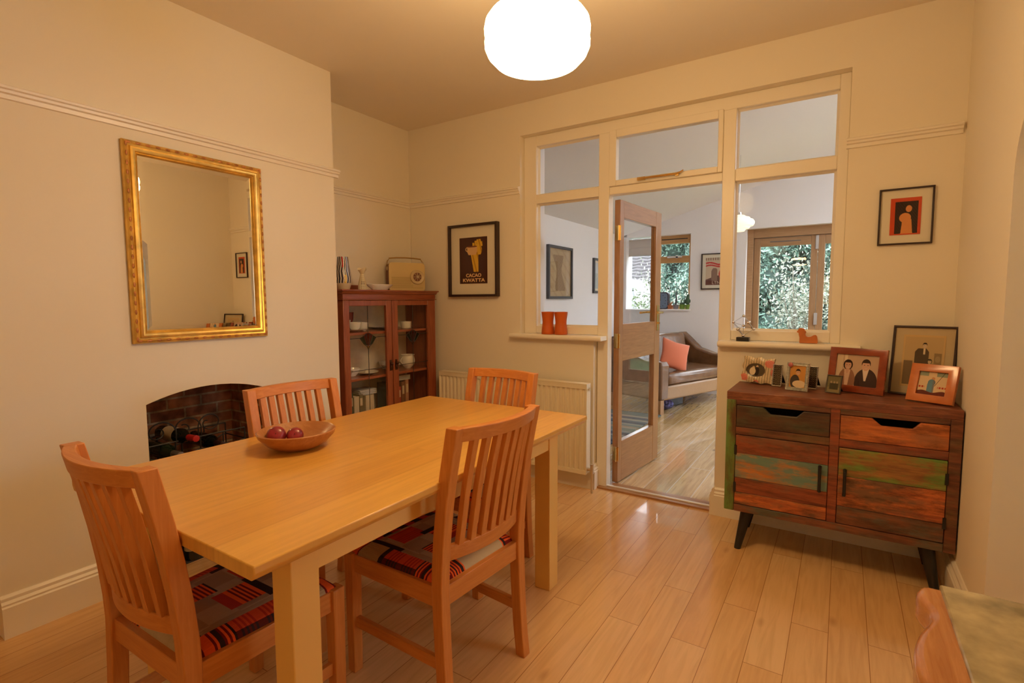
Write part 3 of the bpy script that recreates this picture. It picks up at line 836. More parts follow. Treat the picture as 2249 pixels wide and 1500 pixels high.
for sgn in (-1, 1):
    for k in range(22):
        z = -mh / 2 + 0.02 + (mh - 0.04) * k / 21
        b.ball((sgn * (mw / 2 - 0.012), -0.029, z), 0.008, 8, (0.7, 0.35, 1.5))
    for k in range(16):
        x = -mw / 2 + 0.02 + (mw - 0.04) * k / 15
        b.ball((x, -0.029, sgn * (mh / 2 - 0.012)), 0.008, 8, (1.5, 0.35, 0.7))
b.build('leaf_moulding', OLDGILT, mir, smooth=True)
MIRROR = mat('mirror_silver', (0.86, 0.85, 0.80), 0.0, metal=1)
gw, gh = mw - 0.12, mh - 0.12
gm = MB().box(-gw / 2 + 0.02, -0.010, -gh / 2 + 0.02, gw / 2 - 0.02, -0.004, gh / 2 - 0.02).build('mirror_glass', MIRROR, mir)
MB().ring(gw, gh, [(0, 0.0096), (0.020, 0.010)]).build('bevelled_edge', MIRROR, mir)

# ---- framed pictures
MOUNT = mat('mount_card', (0.78, 0.72, 0.58), 0.9)
PRINT = attr_mat('printed_paper', 0.7, 0.2)
PICGLASS = thin_glass('picture_glass', ior=1.25)
def picture(name, label, cat, p, face, w, h, bw, depth, fmat, border, fn, nx=60, ny=80, group=None, tilt=0.0, roll=0.0, glass=True, mountmat=None, prof=None, parts=True):
    """frame > mount > print; fn(u, v) v upward, colours 0..255"""
    r = wall_root(name, label, cat, p, face, group)
    if tilt or roll:
        r.rotation_mode = 'XYZ'
        Rm = Matrix.Rotation(radians(face + 90), 3, 'Z') @ Matrix.Rotation(tilt, 3, 'X') @ Matrix.Rotation(roll, 3, 'Y')
        r.rotation_euler = Rm.to_euler()
    pr = prof or [(0, 0), (0, depth), (bw * 0.3, depth + 0.002), (bw, depth), (bw, depth * 0.45)]
    MB().ring(w, h, pr).build('frame', fmat, r, bevel=0.0008)
    d0 = depth * 0.45
    iw, ih = w - 2 * bw, h - 2 * bw
    MB().box(-iw / 2 - 0.003, -d0 + 0.002, -ih / 2 - 0.003, iw / 2 + 0.003, 0.0, ih / 2 + 0.003).build('mount' if border else 'backing', mountmat or MOUNT, r)
    pw, ph = iw - 2 * border, ih - 2 * (border if not isinstance(border, tuple) else 0)
    pz = 0.0
    def g(i, j): return (-pw / 2 + pw * i, -d0 - 0.0004, -ph / 2 + ph * j + pz)
    o = MB().grid(g, nx, ny).build('print', PRINT, r)
    o.data.flip_normals() if o.data.polygons[0].normal.y > 0 else None
    paint_faces(o, lambda c: fn((c.x + pw / 2) / pw, (c.z - pz + ph / 2) / ph))
    if glass:
        MB().box(-iw / 2, -d0 - 0.0035, -ih / 2, iw / 2, -d0 - 0.002, ih / 2).build('pane', PICGLASS, r)
    return r, o, pw, ph, d0

def cocoa(u, v):
    bgc = (74, 42, 34)
    # yellow gloved forearm rising from the lower middle and holding a pale cup
    def hand():
        if 0.25 < v < 0.62:
            t = (v - 0.25) / 0.37
            c = 0.60 - 0.05 * t
            return abs(u - c) < 0.085 + 0.05 * t
        if 0.62 <= v < 0.80: return ell(u, v, 0.66, 0.72, 0.15, 0.13)
        for cx_, top in ((0.52, 0.88), (0.60, 0.92), (0.68, 0.945), (0.75, 0.955), (0.80, 0.90)):
            if 0.76 < v < top and abs(u - cx_ + (v - 0.76) * 0.1) < 0.038: return True
        return False
    cup = (0.28 < u < 0.64 and 0.68 < v < 0.80 and abs(u - 0.46) < 0.19) or (0.62 < v <= 0.68 and abs(u - 0.46) < 0.17 - (0.68 - v) * 0.7)
    ring = ell(u, v, 0.29, 0.745, 0.075, 0.05) and not ell(u, v, 0.29, 0.745, 0.045, 0.03)
    if ell(u, v, 0.46, 0.80, 0.18, 0.018): return (122, 62, 36)
    if cup or ring: return (226, 184, 126)
    if hand():
        return (226, 182, 58) if (int(u * 23 + v * 9) % 4) else (190, 140, 36)
    return bgc
pic, pr_, pw_, ph_, d_ = picture('framed_poster', 'black framed brown poster of a yellow hand with a cup, right of the china cabinet', 'picture',
    (-2.416, 0.0, 1.613), -90, 0.468, 0.556, 0.018, 0.040, BLACKFRAME, 0.083, cocoa, 120, 190)
def text_obj(txt, size, mt, parent, name, loc, align='CENTER', shear=0.0, extrude=0.0006, bold=0.0, width=None):
    cu = bpy.data.curves.new(name, 'FONT'); cu.body = txt; cu.size = size; cu.align_x = align; cu.extrude = extrude; cu.offset = bold
    tmp = bpy.data.objects.new('tmp', cu); COL.objects.link(tmp)
    me = bpy.data.meshes.new_from_object(tmp.evaluated_get(bpy.context.evaluated_depsgraph_get()))
    bpy.data.objects.remove(tmp)
    o = bpy.data.objects.new(name, me); COL.objects.link(o); me.materials.clear(); me.materials.append(mt)
    if width:
        xs = [v.co.x for v in me.vertices]
        me.transform(Matrix.Diagonal((width / (max(xs) - min(xs)), 1, 1, 1)))
    me.transform(Matrix.Rotation(radians(90), 4, 'X'))
    o.parent = parent; o.location = loc
    return o
LETTER = mat('cream_lettering', rgb(236, 196, 140), 0.8)
text_obj('CACAO', 0.036, LETTER, pic, 'lettering', (0.002, -d_ - 0.0012, -ph_ / 2 + 0.051), bold=0.001, width=0.146)
text_obj('KWATTA', 0.036, LETTER, pic, 'lettering', (0.002, -d_ - 0.0012, -ph_ / 2 + 0.014), bold=0.001, width=0.212)

def redprint(u, v):
    # plain stand-in: dark field with one pale upright form inside a red border
    if u < 0.16 or u > 0.90 or v < 0.03 or v > 0.90: return (206, 78, 44)
    if u < 0.17 and v < 0.2: return (60, 30, 24)
    if ell(u, v, 0.60, 0.70, 0.10, 0.09): return (214, 140, 84)
    if ell(u, v, 0.49, 0.46, 0.19, 0.13) or (v < 0.42 and abs(u - 0.55) < 0.16 + (0.3 - v) * 0.12): return (220, 146, 84)
    return (42, 28, 26) if (int((u + v) * 34) % 3) else (66, 44, 36)
picture('framed_print', 'small dark framed print with a red border, on the wall right of the glazed screen', 'picture',
    (0.2405, 0.0, 1.7085), -90, 0.218, 0.276, 0.008, 0.016, BLACKFRAME, 0.040, redprint, 90, 120)

# ---- radiator
rad = thing('radiator', 'cream ribbed panel radiator below the left window sill of the screen', 'radiator', (-2.06, -0.055, 0.125))
RADP = mat('radiator_enamel', (0.82, 0.74, 0.56), 0.35)
RW, RH = 1.28, 0.615
b = MB()
n_ = 34; prof = []
for i in range(n_):
    x0 = -RW / 2 + RW * i / n_; dx = RW / n_
    prof += [(x0, -0.052), (x0 + dx * .12, -0.052), (x0 + dx * .3, -0.040), (x0 + dx * .5, -0.040), (x0 + dx * .68, -0.052)]
prof.append((RW / 2, -0.052))
poly = prof + [(RW / 2, -0.034), (-RW / 2, -0.034)]
b.prism([(p[0], p[1]) for p in poly], 'z', 0.03, RH - 0.03)
b.box(-RW / 2, -0.054, 0, RW / 2, -0.030, 0.03).box(-RW / 2, -0.054, RH - 0.03, RW / 2, -0.030, RH)
b.build('panel', RADP, rad, bevel=0.002)
MB().box(-RW / 2 - 0.004, -0.056, RH, RW / 2 + 0.004, 0.012, RH + 0.006).box(-RW / 2 - 0.004, -0.054, 0.01, -RW / 2, 0.01, RH).box(RW / 2, -0.054, 0.01, RW / 2 + 0.004, 0.01, RH).build('casing', RADP, rad, bevel=0.001)
for xb_ in (-RW / 2 + 0.08, RW / 2 - 0.11): MB().box(xb_, -0.034, 0.08, xb_ + 0.03, 0.054, 0.5).build('wall_bracket', RADP, rad)
MB().tube([(RW / 2, -0.03, 0.035), (RW / 2 + 0.045, -0.03, 0.035)], 0.012, 10).tube([(RW / 2 + 0.035, -0.03, 0.01), (RW / 2 + 0.035, -0.03, 0.075)], 0.013, 12).tube([(RW / 2 + 0.035, -0.03, 0.02), (RW / 2 + 0.035, -0.03, -0.125)], 0.0075, 10).build('valve', mat('nickel', (0.7, 0.62, 0.5), 0.3, metal=0.8), rad, smooth=True)
MB().tube([(RW / 2, -0.03, RH - 0.03), (RW / 2 + 0.018, -0.03, RH - 0.03)], 0.011, 10).build('bleed_valve', CHROME, rad, smooth=True)

# ---- wine rack and bottles in the hearth
RKX0, RKX1, RKY0, RKY1 = -3.0, -2.78, -2.13, -1.66
IRON = mat('wrought_iron', (0.02, 0.018, 0.018), 0.5)
rk = thing('wine_rack', 'black wire wine rack standing in the brick hearth behind the table', 'rack', (-2.89, -1.895, 0.006))
ncol, nrow = 4, 5
cw, chh = 0.118, 0.122
def cellc(c, r): return -0.177 + c * cw, 0.07 + r * chh
b = MB()
for xx in (-0.10, 0.10):
    for c in range(ncol + 1):
        yy = -0.236 + c * cw
        b.tube([(xx, yy, 0), (xx, yy, 0.60)], 0.004, 6)
    b.tube([(xx, -0.236, 0.60), (xx, 0.236, 0.60)], 0.004, 6)
b.build('upright', IRON, rk)
b = MB()
for xx in (-0.10, 0.10):
    for r in range(nrow):
        pts = []
        for i in range(49):
            yy = -0.236 + 0.472 * i / 48
            pts.append((xx, yy, 0.030 + r * chh + 0.018 * abs(cos(pi * (yy + 0.236) / cw)) ))
        b.tube(pts, 0.0035, 6)
for c in (0, 4):
    for r in range(nrow):
        b.tube([(-0.10, -0.236 + c * cw, 0.05 + r * chh), (0.10, -0.236 + c * cw, 0.05 + r * chh)], 0.0035, 6)
b.build('bottle_rest', IRON, rk)
b = MB()
for yy, sg in ((-0.06, 1), (-0.18, 1), (0.06, -1)):
    pts = []
    for i in range(26):
        a = i / 25 * 2.6 * pi
        rr_ = 0.012 + 0.055 * (1 - i / 25)
        pts.append((0.10 - 0.002 * i, yy + sg * rr_ * cos(a), 0.655 + rr_ * sin(a) * 0.9))
    b.tube(pts, 0.0035, 6)
    b.tube([pts[0], (0.10, yy + sg * 0.067, 0.60)], 0.0035, 6)
b.build('scroll_handle', IRON, rk)
BOTGLASS = mat('dark_bottle_glass', (0.006, 0.009, 0.006), 0.07, coat=0.6)
BOTGREEN = mat('green_bottle_glass', (0.010, 0.022, 0.010), 0.08, coat=0.6)
def bottle(label, y, z, cap, glassm, lab=None, dx=0.0, yaw=0.0):
    t = thing('wine_bottle', label, 'bottle', (-2.985 + dx, y, z), yaw, 'wine bottles in the hearth rack')
    M = Matrix.Rotation(radians(90), 3, 'Y')
    MB().lathe([(0.0, 0.012), (0.03, 0.0), (0.036, 0.005), (0.0375, 0.02), (0.0375, 0.175), (0.034, 0.195), (0.018, 0.222), (0.0145, 0.235), (0.0145, 0.292), (0.0, 0.292)], n=24, M=M).build('glass_body', glassm, t, smooth=True)
    tag(MB().lathe([(0.0155, 0.236), (0.0158, 0.288), (0.0165, 0.290), (0.0165, 0.299), (0.010, 0.301), (0.0, 0.301)], n=20, M=M).build('capsule', cap, t, smooth=True), lab)
    if cap is REDCAP and dx == 0.0 and yaw: MB().lathe([(0.0379, 0.06), (0.0379, 0.15)], n=24, M=M).build('paper_label', mat('bottle_label', (0.62, 0.5, 0.34), 0.8), t, smooth=True)
REDCAP = mat('red_capsule', (0.45, 0.022, 0.022), 0.35)
GREYCAP = mat('grey_capsule', (0.22, 0.2, 0.19), 0.35, metal=0.5)
DARKCAP = mat('dark_capsule', (0.03, 0.012, 0.015), 0.35)
RY = -1.895
top = 0.006 + 0.030 + 4 * chh + 0.0385
bottle('dark wine bottle with a bright red capsule on top of the hearth rack', RY - 0.118 + 0.02, top + 0.062, REDCAP, BOTGLASS, 'bright red capsule', 0.0, radians(6))
bottle('dark green wine bottle with a grey capsule at the left of the hearth rack', RY - 0.177, top + 0.006, GREYCAP, BOTGREEN, 'grey capsule', 0.03, radians(4))
for c, r, cp in ((2, 4, DARKCAP), (1, 3, GREYCAP), (2, 3, REDCAP), (0, 3, DARKCAP), (1, 1, DARKCAP), (2, 1, GREYCAP), (3, 2, DARKCAP)):
    bottle('dark wine bottle in a lower cell of the hearth rack', RY - 0.177 + c * cw, 0.006 + 0.030 + r * chh + 0.0385, cp, BOTGLASS)
sb_ = thing('wine_bottle', 'dark wine bottle standing on the hearth floor, seen below the table edge', 'bottle', (-2.735, -1.985, 0.006))
MB().lathe([(0.0, 0.0), (0.036, 0.0), (0.0375, 0.01), (0.0375, 0.175), (0.034, 0.195), (0.018, 0.222), (0.0145, 0.235), (0.0145, 0.3), (0.0, 0.3)], n=24).build('glass_body', BOTGLASS, sb_, smooth=True)
MB().lathe([(0.0379, 0.05), (0.0379, 0.12)], n=24).build('paper_label', mat('bottle_label', (0.62, 0.5, 0.34), 0.8), sb_, smooth=True)

# ---- marble topped cabinet in the near right corner
mc = thing('marble_topped_cabinet', 'carved wooden cabinet with a green grey marble top in the near right corner', 'cabinet', (0.13, -1.99, 0))
MZ = 0.75
def serp(y):   # front edge, along -y
    return -0.030 * sin(pi * min(1, max(0, (-y) / 0.10))) * 0.0 + 0.022 * math.exp(-((-y - 0.11) / 0.055) ** 2) - 0.016 * math.exp(-((-y - 0.27) / 0.09) ** 2) + 0.02 * math.exp(-((-y - 0.45) / 0.08) ** 2)
CARVED = wood('carved_walnut', (0.40, 0.15, 0.045), (0.56, 0.25, 0.085), 'y', rough=0.22, coat=0.4)
n_ = 60; LY_ = 0.95; D_ = 0.30
outl = [(serp(-LY_ * i / n_) - (0.0 if i > 3 else -0.02 * (1 - i / 4) ** 2), -LY_ * i / n_) for i in range(n_ + 1)]
b = MB().prism(outl + [(D_, -LY_), (D_, 0.0)], 'z', MZ - 0.055, MZ)
b.build('top_moulding', CARVED, mc, bevel=0.012, seg=4, angle=50)
b = MB().prism([(x + 0.016, y - 0.01) for x, y in outl] + [(D_, -LY_), (D_, -0.01)], 'z', 0.12, MZ - 0.055)
b.build('carcass', CARVED, mc, bevel=0.004)
b = MB().prism([(x + 0.030, y) for x, y in outl] + [(D_, -LY_), (D_, 0.0)], 'z', MZ - 0.03, MZ + 0.004)
# marble slab, straight front edge
MARBLE = mat('green_grey_marble', (0.40, 0.33, 0.19), 0.22, vary=0.4, bscale=16, coat=0.3)
MB().box(0.046, -LY_, MZ - 0.02, D_ + 0.005, 0.003, MZ + 0.006).build('marble_slab', MARBLE, mc, bevel=0.003)
for (x, y) in ((0.05, -0.05), (0.25, -0.05), (0.05, -0.9), (0.25, -0.9)):
    MB().lathe([(0.0, 0), (0.022, 0), (0.028, 0.02), (0.02, 0.05), (0.03, 0.09), (0.032, 0.122), (0.0, 0.122)], (x, y, 0), n=20).build('foot', CARVED, mc, smooth=True)

# ================================================================== sideboard
SBX0, SBX1, SBY0, SBY1, SBZ0, SBZ1 = -0.489, 0.446, -0.410, -0.030, 0.205, 0.832
sbcx, sbcy = (SBX0 + SBX1) / 2, (SBY0 + SBY1) / 2
sb = thing('sideboard', 'low reclaimed wood sideboard with patches of old paint and black splayed legs', 'sideboard', (sbcx, sbcy, 0))
def X(x): return x - sbcx
def Y(y): return y - sbcy
R_TOP = reclaimed('board_top', (0.264, 0.081, 0.040), (0.116, 0.034, 0.020), (0.388, 0.147, 0.065), 1, 0.35, 'x', 0.3)
R_BROWN = reclaimed('board_brown', (0.240, 0.078, 0.037), (0.093, 0.031, 0.019), (0.155, 0.096, 0.043), 2, 0.5, 'x', 0.55)
R_SIDE = reclaimed('board_green_edge', (0.186, 0.078, 0.031), (0.078, 0.034, 0.016), (0.15, 0.29, 0.06), 3, 0.6, 'z', 0.4)
R_DARKGREEN = reclaimed('board_dark_green', (0.116, 0.050, 0.026), (0.054, 0.028, 0.019), (0.085, 0.085, 0.046), 4, 0.5, 'x', 0.5)
R_ORANGE = reclaimed('board_orange', (0.651, 0.194, 0.046), (0.403, 0.102, 0.028), (0.341, 0.132, 0.053), 5, 0.35, 'x', 0.6)
R_TEAL = reclaimed('board_teal', (0.620, 0.232, 0.065), (0.403, 0.139, 0.043), (0.085, 0.26, 0.22), 6, 0.88, 'x', 0.25)
R_RED = reclaimed('board_red_brown', (0.341, 0.081, 0.031), (0.171, 0.037, 0.019), (0.202, 0.093, 0.050), 7, 0.4, 'x', 0.45)
R_RUST = reclaimed('board_rust', (0.651, 0.178, 0.046), (0.310, 0.070, 0.028), (0.147, 0.085, 0.046), 8, 0.55, 'x', 0.75)
R_GREEN = reclaimed('board_green', (0.403, 0.186, 0.050), (0.202, 0.085, 0.031), (0.15, 0.33, 0.06), 9, 0.8, 'x', 0.35)
R_BLUEBROWN = reclaimed('board_blue_brown', (0.248, 0.085, 0.040), (0.109, 0.039, 0.022), (0.096, 0.116, 0.085), 10, 0.5, 'x', 0.5)
SBDARK = mat('cabinet_inside', (0.02, 0.012, 0.008), 0.8)
MB().box(X(SBX0), Y(SBY0), 0.790, X(SBX1), Y(SBY1), SBZ1).build('top', R_TOP, sb, bevel=0.003)
for x0, x1 in ((SBX0, SBX0 + 0.047), (SBX1 - 0.042, SBX1)):
    MB().box(X(x0), Y(SBY0), SBZ0, X(x1), Y(SBY1), 0.790).build('side_panel', R_SIDE if x0 < 0 else R_BROWN, sb, bevel=0.003)
MB().box(X(SBX0 + 0.047), Y(SBY0), SBZ0, X(SBX1 - 0.042), Y(SBY1), 0.243).build('bottom_panel', R_BLUEBROWN, sb, bevel=0.003)
MB().box(X(SBX0 + 0.047), Y(SBY1 - 0.012), 0.243, X(SBX1 - 0.042), Y(SBY1), 0.790).build('back_panel', SBDARK, sb)
MB().box(X(-0.030), Y(SBY0), 0.243, X(0.008), Y(SBY1 - 0.012), 0.790).build('divider', R_RED, sb, bevel=0.002)
MB().box(X(SBX0 + 0.047), Y(SBY0), 0.612, X(-0.030), Y(SBY1 - 0.012), 0.650).build('rail', R_BROWN, sb, bevel=0.002)
MB().box(X(0.008), Y(SBY0), 0.612, X(SBX1 - 0.042), Y(SBY1 - 0.012), 0.650).build('rail', R_RED, sb, bevel=0.002)
MB().box(X(SBX0 + 0.047), Y(SBY0), 0.766, X(-0.030), Y(SBY0 + 0.02), 0.790).box(X(0.008), Y(SBY0), 0.766, X(SBX1 - 0.042), Y(SBY0 + 0.02), 0.790).build('top_rail', R_BROWN, sb, bevel=0.002)
for (x0, x1, n0, n1, q0, q1, mt_) in ((-0.440, -0.032, -0.318, -0.140, -0.284, -0.170, R_DARKGREEN), (0.010, 0.402, 0.130, 0.305, 0.165, 0.278, R_ORANGE)):
    b = MB().prism([(X(x0), 0.652), (X(x1), 0.652), (X(x1), 0.763), (X(n1), 0.763), (X(q1), 0.731), (X(q0), 0.731), (X(n0), 0.763), (X(x0), 0.763)], 'y', Y(SBY0 - 0.003), Y(SBY0 + 0.017))
    d = b.build('drawer', mt_, sb, bevel=0.0025)
    MB().box(X(x0 + .01), Y(SBY0 + 0.017), 0.655, X(x1 - .01), Y(SBY1 - 0.03), 0.662).box(X(x0 + .01), Y(SBY1 - 0.05), 0.662, X(x1 - .01), Y(SBY1 - 0.03), 0.745).build('drawer_box', SBDARK, d)
def sdoor(x0, x1, boards, hx):
    r = MB().box(X(x0), Y(SBY0 + 0.012), 0.246, X(x1), Y(SBY0 + 0.018), 0.609).build('door', R_BROWN, sb)
    for z0, z1, mt_ in boards:
        MB().box(X(x0), Y(SBY0 - 0.002), z0 + 0.0008, X(x1), Y(SBY0 + 0.012), z1 - 0.0008).build('door_board', mt_, r, bevel=0.0018)
    h = MB().tube([(X(hx), Y(SBY0 - 0.002), 0.505), (X(hx), Y(SBY0 - 0.024), 0.500), (X(hx), Y(SBY0 - 0.026), 0.445), (X(hx), Y(SBY0 - 0.024), 0.390), (X(hx), Y(SBY0 - 0.002), 0.385)], [0.008, 0.007, 0.0065, 0.007, 0.008], 10)
    tag(h.build('handle', BLACK, r, smooth=True), 'black iron pull handle')
    hx2 = x0 if hx > (x0 + x1) / 2 else x1
    for zz in (0.335, 0.530):
        MB().box(X(hx2 - 0.006), Y(SBY0 - 0.006), zz - 0.025, X(hx2 + 0.006), Y(SBY0 - 0.0025), zz + 0.025).build('hinge', BLACK, r)
sdoor(-0.440, -0.032, [(0.246, 0.309, R_RUST), (0.309, 0.385, R_RED), (0.385, 0.515, R_TEAL), (0.515, 0.609, R_RED)], -0.064)
sdoor(0.010, 0.402, [(0.246, 0.330, R_BLUEBROWN), (0.330, 0.475, R_RUST), (0.475, 0.609, R_GREEN)], 0.036)
for sx_ in (-1, 1):
    for sy_ in (-1, 1):
        x = X(-0.385) if sx_ < 0 else X(0.355)
        y = Y(-0.345) if sy_ < 0 else Y(-0.095)
        xb, yb_ = x + sx_ * 0.035, y + sy_ * (0.045 if sy_ < 0 else 0.012)
        MB().tube([(x, y, SBZ0), (x, y, SBZ0 - 0.004), (xb, yb_, 0.004), (xb, yb_, 0.0)], [0.030, 0.030, 0.0165, 0.0165], 20).build('leg', BLACK, sb, smooth=True)

# ================================================================== photograph frames
WOODRED = wood('polished_red_wood', (0.20, 0.030, 0.010), (0.36, 0.072, 0.022), 'x', rough=0.2, scale=4, stretch=3, coat=0.5, bump=0)
WOODORANGE = wood('polished_orange_wood', (0.50, 0.13, 0.025), (0.66, 0.20, 0.045), 'x', rough=0.25, scale=4, stretch=3, coat=0.4, bump=0)
SILVER = mat('pewter', (0.55, 0.52, 0.46), 0.3, metal=0.9, vary=0.35, bscale=90)
def head(u, v, cx, cy, r, skin, hair, female=False):
    if ell(u, v, cx - .25 * r, cy + .05 * r, 0.09 * r, 0.07 * r) or ell(u, v, cx + .3 * r, cy + .05 * r, 0.09 * r, 0.07 * r): return (46, 32, 28)
    if ell(u, v, cx + .02 * r, cy - .48 * r, 0.25 * r, 0.08 * r): return (212, 190, 176)
    if ell(u, v, cx, cy - 0.05 * r, 0.64 * r, 0.86 * r): return hair if v > cy + 0.42 * r else skin
    if female and ell(u, v, cx, cy + 0.02 * r, 0.92 * r, 1.05 * r) and v > cy - 0.85 * r: return hair
    if not female and ell(u, v, cx, cy + 0.25 * r, 0.74 * r, 0.82 * r) and v > cy: return hair
    return None
def couple(u, v):
    w = 1.35
    x = u * w
    bgc = (214, 190, 160) if x < 0.2 else (200, 168, 140)
    if 0.25 < x < 0.34: bgc = (226, 206, 178)
    h = head(x, v, 0.38, 0.66, 0.165, (206, 160, 134), (44, 24, 20), True) or head(x, v, 0.95, 0.68, 0.19, (214, 168, 142), (50, 30, 22))
    if h: return h
    if ell(x, v, 0.37, 0.50, 0.05, 0.12): return (206, 160, 134)
    if ell(x, v, 0.37, 0.18, 0.27, 0.38): return (150, 104, 82) if abs(x - .37) > .09 - (0.4 - v) * .1 else (214, 176, 150)
    if ell(x, v, 0.98, 0.14, 0.36, 0.44):
        if abs(x - 0.95) < 0.05 + (v - 0.3) * 0.2 and v > 0.18: return (226, 206, 190)
        return (66, 46, 44)
    return bgc
def wedding(u, v):
    if u < 0.05 or u > 0.95 or v < 0.04 or v > 0.96: return (208, 176, 124)
    h = head(u * 0.75, v, 0.395, 0.80, 0.055, (206, 184, 150), (60, 50, 40)) or head(u * 0.75, v, 0.50, 0.50, 0.05, (204, 182, 146), (64, 52, 42), True)
    if h: return h
    if abs(u - 0.47) < 0.17 and 0.22 < v < 0.745 and abs(u - 0.47) < 0.19 - max(0, v - 0.66) * 1.1:
        return (226, 206, 170) if abs(u - 0.52) < 0.022 and v > 0.63 else (92, 76, 60)
    if abs(u - 0.45) < 0.13 and 0.05 < v <= 0.22: return (84, 68, 54)
    if abs(u - 0.67) < 0.12 and 0.08 < v < 0.46: return (150, 128, 96)
    if 0.76 < u < 0.94 and 0.30 < v < 0.66: return (172, 150, 112) if ell(u, v, 0.85, 0.55, 0.06, 0.06) else (148, 126, 92)
    if u < 0.26 and v < 0.5: return (128, 106, 78)
    return (196, 168, 122) if v > 0.28 else (136, 112, 80)
def child(u, v):
    if v < 0.16 + 0.04 * sin(u * 9): return (108, 50, 42)
    if ell(u, v, 0.46, 0.55, 0.13, 0.14) or (abs(u - 0.44) < 0.12 and 0.10 < v < 0.5): return (104, 148, 176) if u < .5 else (120, 128, 138)
    if ell(u, v, 0.50, 0.72, 0.06, 0.07): return (204, 150, 110)
    if abs(v - 0.35) < 0.04 and (u < 0.24 or u > .68) and int(u * 30) % 3: return (186, 64, 44)
    if abs(u - 0.62 - (v - .5) * .5) < 0.012 and v > .4: return (70, 60, 56)
    if v > 0.82 and (u < 0.32 or u > 0.6): return (150, 160, 140)
    return (222, 196, 158)
def mother(u, v):
    h = head(u * 0.7, v, 0.36, 0.70, 0.15, (212, 164, 126), (50, 34, 28))
    if h: return h
    if ell(u, v, 0.62, 0.16, 0.42, 0.17): return (226, 200, 162)
    if ell(u, v, 0.34, 0.26, 0.30, 0.32): return (72, 60, 54)
    return (206, 146, 74)
def group_photo(u, v):
    for cx_ in (0.28, 0.52, 0.74):
        if ell(u, v, cx_, 0.62, 0.07, 0.07): return (176, 150, 110)
        if abs(u - cx_) < 0.11 and 0.18 < v < 0.56: return (72, 64, 46)
    return (120, 110, 76) if v > .3 else (142, 128, 88)
def small_couple(u, v):
    if not ell(u, v, 0.5, 0.5, 0.495, 0.495): return (190, 160, 120)
    if ell(u, v, 0.34, 0.40, 0.16, 0.30): return (222, 204, 170)
    if ell(u, v, 0.37, 0.70, 0.07, 0.10): return (206, 176, 140)
    if ell(u, v, 0.56, 0.42, 0.13, 0.34): return (48, 38, 34)
    if ell(u, v, 0.56, 0.80, 0.06, 0.09): return (206, 176, 140)
    return (92, 78, 60)

def standing(p, yaw, h, tilt):
    """base-line centre p on the sideboard -> frame centre leaning back"""
    f = radians(yaw)
    n = Vector((cos(f), sin(f), 0))
    return Vector(p) - n * (h / 2 * sin(tilt)) + Vector((0, 0, h / 2 * cos(tilt)))
Tp = SBZ1
def photo(name, label, p, yaw, w, h, tilt, roll=0.0, lift=0.0, **k):
    c = standing((*p, Tp + 0.002 + lift), yaw, h, tilt)
    r, o, pw, ph, d0 = picture(name, label, 'photo frame', c, yaw, w, h, tilt=-tilt, roll=roll, **k)
    return r, o, pw, ph, d0
def strut(r, h, mt_, len_=None):
    MB().box(-0.018, 0.001, -h / 2 + 0.004, 0.018, 0.004, h * 0.18, Matrix.Translation((0, 0, 0)) ).build('easel_back', mt_, r)
    q = MB(); t0 = Vector((0, 0.004, h * 0.15)); 
    q.add([(-0.018, 0.004, h * 0.18), (0.018, 0.004, h * 0.18), (0.022, 0.055, -h / 2 + 0.020), (-0.022, 0.055, -h / 2 + 0.020), (-0.018, 0.007, h * 0.18), (0.018, 0.007, h * 0.18), (0.022, 0.058, -h / 2 + 0.020), (-0.022, 0.058, -h / 2 + 0.020)],
          [(0, 1, 2, 3), (4, 7, 6, 5), (0, 4, 5, 1), (1, 5, 6, 2), (2, 6, 7, 3), (3, 7, 4, 0)])
    q.build('stand', mt_, r)
GP = 'family photographs on the sideboard'
r, o, pw, ph, d0 = photo('photo_frame', 'large black framed sepia photograph leaning in the corner at the back of the sideboard', (0.324, -0.112), -108, 0.250, 0.340, radians(9), fmat=BLACKFRAME, bw=0.010, depth=0.014, border=0.034, mountmat=mat('tan_mount_card', (0.56, 0.44, 0.26), 0.9), fn=wedding, nx=110, ny=160, group=GP)
r, o, pw, ph, d0 = photo('photo_frame', 'red brown wooden frame with a picture of a smiling man and woman', (0.065, -0.145), -112, 0.255, 0.222, radians(10), fmat=WOODRED, bw=0.033, depth=0.018, border=0.0, fn=couple, nx=150, ny=120, group=GP)
strut(r, 0.222, mat('brown_backing', (0.06, 0.03, 0.02), 0.8))
r, o, pw, ph, d0 = photo('photo_frame', 'orange wooden frame tilted at the right end of the sideboard, showing a figure in blue', (0.344, -0.288), -118, 0.176, 0.174, radians(17), fmat=WOODORANGE, bw=0.034, depth=0.020, border=0.0, fn=child, nx=100, ny=100, group=GP)
strut(r, 0.174, mat('orange_backing', (0.35, 0.13, 0.05), 0.7))
r, o, pw, ph, d0 = photo('photo_frame', 'smallest dark pewter frame in front of the red brown one', (-0.028, -0.228), -112, 0.070, 0.092, radians(14), fmat=mat('dark_pewter', (0.12, 0.10, 0.075), 0.4, metal=0.6), bw=0.006, depth=0.006, border=0.0, fn=group_photo, nx=40, ny=52, group=GP)
strut(r, 0.092, BLACK)
